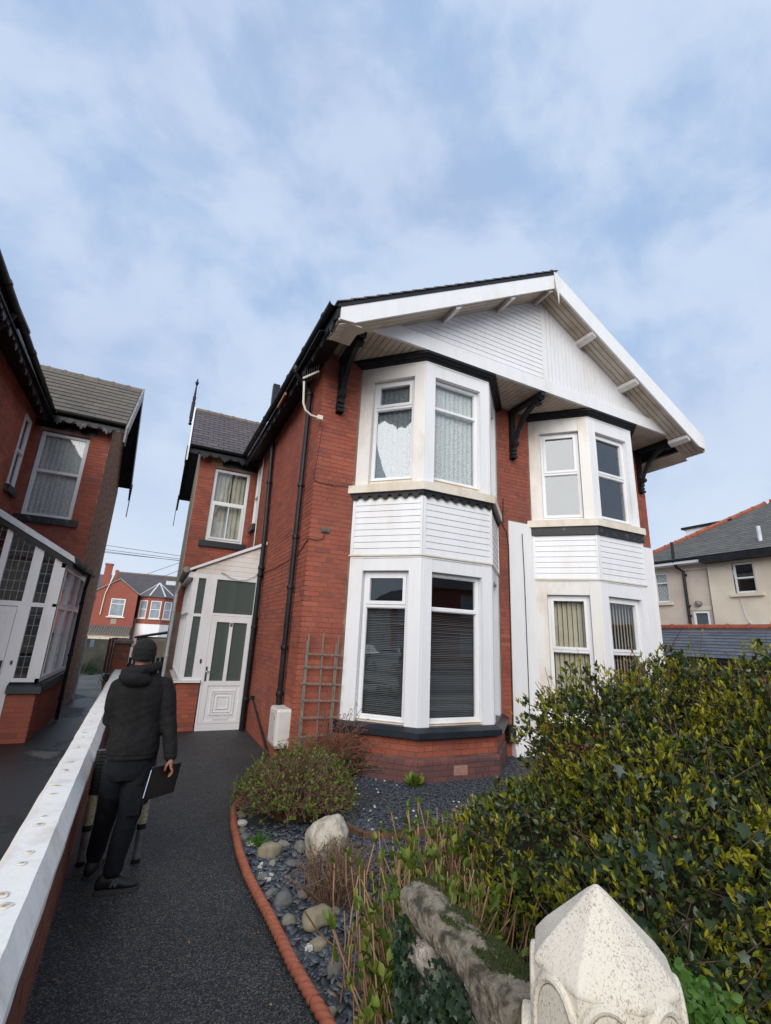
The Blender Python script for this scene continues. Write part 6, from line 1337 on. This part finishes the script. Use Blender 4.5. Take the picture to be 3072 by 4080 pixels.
cg=thing('cream_shed',(.1,17,0),'cream panelled shed doors under a black sloping roof behind the head of the person','shed')
b=MB(); b.box(-.44,1.4,17.0,19,0,1.47); b.build('wall',mRNC,cg)
for i in range(4): b=MB(); x=-.40+.27*i; b.box(x,x+.25,16.97,17.0,.05,1.40); d_=b.build('door_leaf',M('cream_paint',(.42,.37,.26),.6) if i==0 else bpy.data.materials['cream_paint'],cg); b=MB(); frame(b,Fr((x+.03,16.97),(x+.22,16.97)),0,.19,.75,1.32,.02,.0,.012); b.build('moulding',bpy.data.materials['cream_paint'],d_)
b=MB(); b.prism([(-.50,16.85,1.44),(1.4,16.85,1.80),(1.4,16.85,1.90),(-.50,16.85,1.49)],(0,2.3,0)); b.build('roof',mBLK,cg)
bgt=thing('picket_gate',(0,13.1,0),'black painted picket gate between the brick pier and the rear wing','gate')
for i in range(8): b=MB(); x=-.42+.1*i; b.box(x,x+.07,13.1,13.12,.05,1.08+.02*(i%2)); b.build('picket',mBLK,bgt)
b=MB(); b.box(-.43,.39,13.12,13.15,.3,.38); b.box(-.43,.39,13.12,13.15,.85,.93); b.build('rail',mBLK,bgt)
wp=tag((lambda b:(b.tube([(-1.50,14.1,0),(-1.50,14.1,1.52)],.035,8),b.build('white_post',mWPP,None,loc=(-1.5,14.1,0)))[1])(MB()),'white painted post standing at the far corner of the left house','post')
pt=thing('plant_pot',(-.98,16.2,0),'dark potted bush beside the brown brick pier in the side passage','plant pot'); b=MB(); b.lathe([(0,0),(.09,0),(.13,.22),(.14,.24),(0,.24)],(-.98,16.2,0),12); b.build('pot',mTER,pt)
n=500; leaves('leaf',mLFD,pt,np.array([-.98,16.2,.33])+rnd(n,.075),rnd(n),rnd(n),.05,'oval',0,rest='foliage')
pt2=thing('plant_pot',(-1.85,21.1,0),'low green potted plant at the foot of the pebble-dashed yard wall','plant pot'); b=MB(); b.lathe([(0,0),(.10,0),(.13,.14),(0,.14)],(-1.85,21.1,0),12); b.build('pot',M('green_pot',(.03,.12,.06),.5),pt2)
leaves('leaf',mLFD,pt2,np.array([-1.95,21.2,.2])+rnd(300,.08)*np.array([2.5,1,.7]),rnd(300),rnd(300),.05,'oval',0,rest='foliage')
cl=tag((lambda b:(wavy(b,Fr((-2.0,20.3),(-1.86,20.3)),0,.13,1.0,1.27,0,.01,.05,12),b.build('hanging_cloth',mPAP,None,loc=(-1.93,20.3,1)))[1])(MB()),'small white cloth hanging in front of the pebble-dashed yard wall','cloth')
gp2=tag((lambda b:(b.tube([(-2.05,20.0,0),(-1.72,20.4,1.35)],.012,6),b.build('clothes_prop',mWOD,None,loc=(-1.9,20.2,0)))[1])(MB()),'thin wooden clothes prop leaning in the yard','pole')
# cables across the sky
from math import hypot
def wire(p0,p1,sag,label):
    b=MB(); pts_=[Vector(p0).lerp(Vector(p1),t_)-Vector((0,0,sag*4*t_*(1-t_))) for t_ in np.linspace(0,1,14)]; b.tube(pts_,.013,5); o=b.build('overhead_cable',mBPL,None,loc=p0); tag(o,label,'cable','overhead cables between the houses')
wire((-9,30,6.45),(6,30,5.9),.06,'topmost of the overhead cables between the two houses'); wire((-9,30,6.12),(6,30,5.78),.05,'second overhead cable from the top between the two houses'); wire((-9,30,6.05),(6,30,5.72),.10,'third overhead cable from the top between the two houses'); wire((-9,30,5.84),(6,30,5.80),.06,'lowest overhead cable crossing between the two houses')
wire((-1.0,30,4.7),(6,28,8.2),.02,'upper of the slanting cables above the rear house roof'); wire((-.3,30,4.55),(6,28,7.9),.02,'lower of the slanting cables above the rear house roof')
# ------------------------------------------------------------------ right: brick garage, wall and cream house
gr=thing('brick_garage',(11.5,7,0),'low brick outbuilding with blue slate roof and red ridge tiles on the right','outbuilding')
P=Pieces(); GFr=Fr((11.2,12.0),(11.2,-1.0)); b=MB(); wallsheet(b,GFr,0,1.74,0,GFr.L); b.build('wall',mMOR,gr); brickwall(P,GFr,0,1.72); P.flush('brick',mBRKO,gr,160,'brickwork')
b=MB(); b.prism([(11.2,12,0),(15,12,0),(15,12,1.7),(12.6,12,2.42),(11.2,12,1.76)],(0,-.1,0)); b.prism([(11.0,12.1,1.70),(12.6,12.1,2.41),(12.6,12.1,2.36),(11.0,12.1,1.65)],(0,-13.2,0)); b.prism([(14.2,12.1,1.70),(12.6,12.1,2.41),(12.6,12.1,2.36),(14.2,12.1,1.65)],(0,-13.2,0)); b.build('roof_deck',mBLK,gr)
slates(gr,(12.6,-1.1,2.43),(0,1,0),Vector((-1.6,0,-.71)).normalized(),Vector((-.71,0,1.6)).normalized(),13.2,1.76,.26,.18,.012,mSLB,'slate',280,thk=.012)
for i in range(29): b=MB(); y=12.1-.46*i; b.tube([(12.6,y,2.44),(12.6,y-.42,2.44)],.085,8); b.tube([(12.6,y-.42,2.44),(12.6,y-.46,2.44)],.105,8); b.build('ridge_tile',mRDR,gr)
b=MB(); b.box(10.97,11.02,-1,12,1.62,1.70); b.build('fascia',mBLK,gr)
gw=thing('side_wall',(10.6,4,0),'weathered red brick garden wall with pale coping behind the hedge on the right','wall')
P=Pieces(); GW=Fr((10.7,5.9),(10.7,-1.0)); b=MB(); b.fb(GW,0,GW.L,0,1.50,-.2,0); b.build('wall_core',mMOR,gw); brickwall(P,GW,0,1.5); P.flush('brick',mBRK,gw,160,'brickwork'); b=MB(); b.fb(GW,0,GW.L,1.502,1.55,-.22,.02); b.build('coping',mRNG,gw)
ch=thing('cream_house',(20,9,0),'cream rendered house with grey slate hipped roof and red ridge tiles on the far right','house')
HF=Fr((20.0,14.2),(20.0,10.9)); b=MB(); wallsheet(b,HF,0,5.62,0,HF.L,[(.96,1.58,3.9,5.2),(2.49,3.13,.5,3.48)]); b.build('tan_wall',mRNC2,ch)
q=MB(); q.box(20.6,20.65,-2,14.1,0,5.5); q.box(20.0,20.6,10.85,10.95,0,5.5); q.build('dark_backing',mDRK,ch)  # dark panels added close behind the panes, standing in for unlit rooms
HC=Fr((19.9,10.9),(19.9,-2)); b=MB(); wallsheet(b,HC,0,5.62,0,HC.L,[(.92,1.66,4.1,5.27)]); b.box(19.9,20,10.88,10.9,0,5.6); b.build('cream_wall',mRNC,ch)
window(ch,HF,.97,1.57,3.91,5.19,-.05,4.75,fw=.05,lead=(1,1,.14),curtain='net'); window(ch,HC,.93,1.65,4.11,5.26,-.08,4.68,fw=.055)
for f_,u0,u1,z in ((HF,.85,1.72,3.78),(HC,.78,1.88,3.97)): q=MB(); q.fb(f_,u0,u1,z,z+.11,-.01,.10); q.build('window_sill',mRNC,ch)
q=MB(); q.fb(HF,2.3,3.25,3.52,3.68,-.01,.02); q.build('door_lintel',mRNC,ch)
q=MB(); frame(q,HF,2.50,3.12,.5,3.47,.07,-.05,.02); q.fb(HF,2.57,3.05,.5,2.85,-.04,.0); q.fb(HF,2.57,3.05,2.8,2.95,-.04,.01); dd=q.build('door',mWHT,ch); q=MB(); q.fb(HF,2.60,3.02,2.95,3.36,-.03,-.02); q.build('pane',mGLS,dd)
q=MB(); q.tube([HF.p(2.78,3.78,.0),HF.p(2.78,3.78,.10)],.12,12); q.tube([HF.p(2.78,3.80,.10),HF.p(2.78,3.74,.2)],[.12,.08],12); q.build('bulkhead_lamp',mGUT,ch)
q=MB(); q.tube([(19.55,11.98,6.4),(19.55,11.98,5.5),(19.65,11.95,5.3),(19.9,11.85,5.15),(19.93,11.83,0)],.06,10); [collar(q,(19.93,11.83,z),.06,.08) for z in (5.0,3.7,3.3)]; q.build('soil_pipe',mBLK,ch)
q=MB(); q.box(19.5,20,10.9,14.6,5.42,5.58); q.build('white_fascia',mWHT,ch); q=MB(); q.box(19.42,19.9,-2,10.9,5.36,5.60); q.box(19.42,19.5,10.9,14.6,5.56,5.62); q.build('black_fascia',mBLK,ch)
q=MB(); q.bar((19.97,14.1,4.70),(19.6,13.2,4.72),.03,.03); q.box(19.5,19.65,12.95,13.25,4.68,4.80); q.build('security_camera',mBPL,ch)
q=MB(); q.tube([(19.88,11.9,5.22),(19.88,10.2,5.18),(19.88,9.95,5.0),(19.88,9.75,3.2),(19.88,9.6,2.95),(19.88,5,2.95)],.012,5); q.build('wall_cable',mWPP,ch)
m_=.66; zc=14.18
q=MB(); q.prism([(19.5,-2,5.60),(19.5,zc+.1,5.60),(23.8,zc-4.2,5.60+4.3*m_),(23.8,-2,5.60+4.3*m_)],(0,0,-.08)); q.prism([(19.5,zc+.1,5.60),(28.1,zc+.1,5.60),(23.8,zc-4.2,5.60+4.3*m_)],(0,0,-.08)); q.build('roof_deck',mSLT,ch)
dn3=Vector((-1,0,-m_)).normalized(); nr3=Vector((-m_,0,1)).normalized(); sl3=4.3*math.hypot(1,m_)
mSLG=M('grey_slate',(.1,.1,.1),.6,(.17,.16,.14),1.5,5,tint=[(0,(.085,.082,.075)),(.5,(.105,.10,.09)),(.9,(.13,.122,.105)),(1,(.07,.07,.072))],bmp=.3,bscale=60,lo=.5,hi=.8)
slates(ch,(23.8,-2,5.63+4.3*m_),(0,1,0),dn3,nr3,17,sl3,.3,.19,.012,mSLG,'slate',300,xl=lambda u,s:(-2+u)<zc-4.2+s/math.hypot(1,m_)-.05,thk=.014)
A_=Vector((19.5,zc+.1,5.66));B_=Vector((23.8,zc-4.2,5.66+4.3*m_)); L_=(B_-A_).length; k=int(L_/.5); dv_=(B_-A_).normalized()
for i in range(k): q=MB(); q.tube([A_+dv_*.5*i,A_+dv_*(.5*i+.45)],.10,8); q.tube([A_+dv_*(.5*i+.45),A_+dv_*(.5*i+.5)],.12,8); q.build('ridge_tile',mRDR,ch)
for i in range(24): q=MB(); q.tube([(23.8,zc-4.2-.5*i,5.66+4.3*m_),(23.8,zc-4.65-.5*i,5.66+4.3*m_)],.11,8); q.build('ridge_tile',mRDR,ch)
q=MB(); q.box(22.6,25,11.2,13.1,6.2,7.62); dm=q.build('dormer',mWHT,ch); q=MB(); q.box(22.5,25.1,11.0,13.25,7.62,7.72); q.build('dormer_roof',mBLK,dm)
q=MB(); q.tube([(20.1,8.96,5.85),(20.1,8.96,6.6)],.07,10); q.hexa([(19.95,8.8,5.85),(20.25,8.8,6.05),(20.25,9.15,6.05),(19.95,9.15,5.85)],[(20.0,8.85,5.95),(20.2,8.85,6.1),(20.2,9.1,6.1),(20.0,9.1,5.95)]); q.build('roof_vent_pipe',mWPP,ch)
# ------------------------------------------------------------------ street behind the camera (seen in the panes)
for i,(x,lb) in enumerate(((-45,'brick terrace house seventh from the right across the street'),(-36,'brick terrace house sixth from the right across the street'),(-27,'brick terrace house fifth from the right across the street'),(-18,'brick terrace house far left across the street'),(-9,'brick terrace house across the street, left'),(0,'brick terrace house directly across the street'),(9,'brick terrace house across the street, right'),(18,'brick terrace house across the street, far right'))):
    t=thing('street_house',(x,-16,0),lb,'house','houses across the street'); b=MB(); b.box(x-4.4,x+4.4,-24,-16,0,5.6); b.build('wall',mBG if i%2 else mRNC,t)
    b=MB(); b.prism([(x-4.5,-15.7,5.5),(x-4.5,-24.3,5.5),(x-4.5,-20,8.3)],(9,0,0)); b.build('roof',mSLT,t); FF=Fr((x+4.4,-16),(x-4.4,-16),n=(0,1,0))
    for u0,z0 in ((1,.9),(1,3.5),(5.6,.9),(5.6,3.5)): window(t,FF,u0,u0+1.7,z0,z0+1.5,.03,z0+1.1,glass=mGLB)
def car(x,y,label,mat):
    t=thing('parked_car',(x,y,-.11),label,'car','cars parked across the street'); b=MB()
    pf_=[(-2.05,.28),(-2.1,.62),(-1.95,.88),(-1.15,.98),(-.45,1.42),(1.0,1.45),(1.75,1.02),(2.05,.92),(2.1,.5),(2.05,.28)]
    for s_,y0,y1 in ((0,-.84,.84),): b.loft([[(x+a*(.97 if abs(w_)>.8 else 1),y+w_,z-.11 if z<.95 else (z-.11 if abs(w_)<.7 else .86)) for a,z in pf_] for w_ in (-.86,-.80,-.66,.66,.80,.86)])
    o=b.build('body',mat,t,smooth=False)
    for wx in (-1.3,1.3):
        for wy in (-.85,.85): b=MB(); b.tube([(x+wx,y+wy-.09,.2),(x+wx,y+wy+.09,.2)],.31,20); wh=b.build('wheel',mBPL,t); b=MB(); b.tube([(x+wx,y+wy-.1,.2),(x+wx,y+wy+.1,.2)],.19,14); b.build('rim',mALU,wh)
    for wy in (-.70,.70): b=MB(); b.prism([(x-1.0,y+wy,.90),(x+1.45,y+wy,.90),(x+.95,y+wy,1.27),(x-.42,y+wy,1.25)],(0,.02 if wy>0 else -.02,0)); b.build('side_window',mBPL,t)
    for sx in (-1,1): 
        for wy in (-.6,.6): b=MB(); b.box(x+sx*2.07-.03,x+sx*2.07+.03,y+wy-.15,y+wy+.15,.5,.64); b.build('headlight' if sx<0 else 'tail_light',mWPP if sx<0 else mRDR,t)
mCW=M('white_car_paint',(.75,.76,.78),.15); mCS=M('silver_car_paint',(.35,.37,.4),.2,metal=.5)
car(-14.5,-3.3,'white hatchback parked along the near kerb',mCW); car(-20.5,-3.3,'silver hatchback parked along the near kerb behind the white one',mCS)
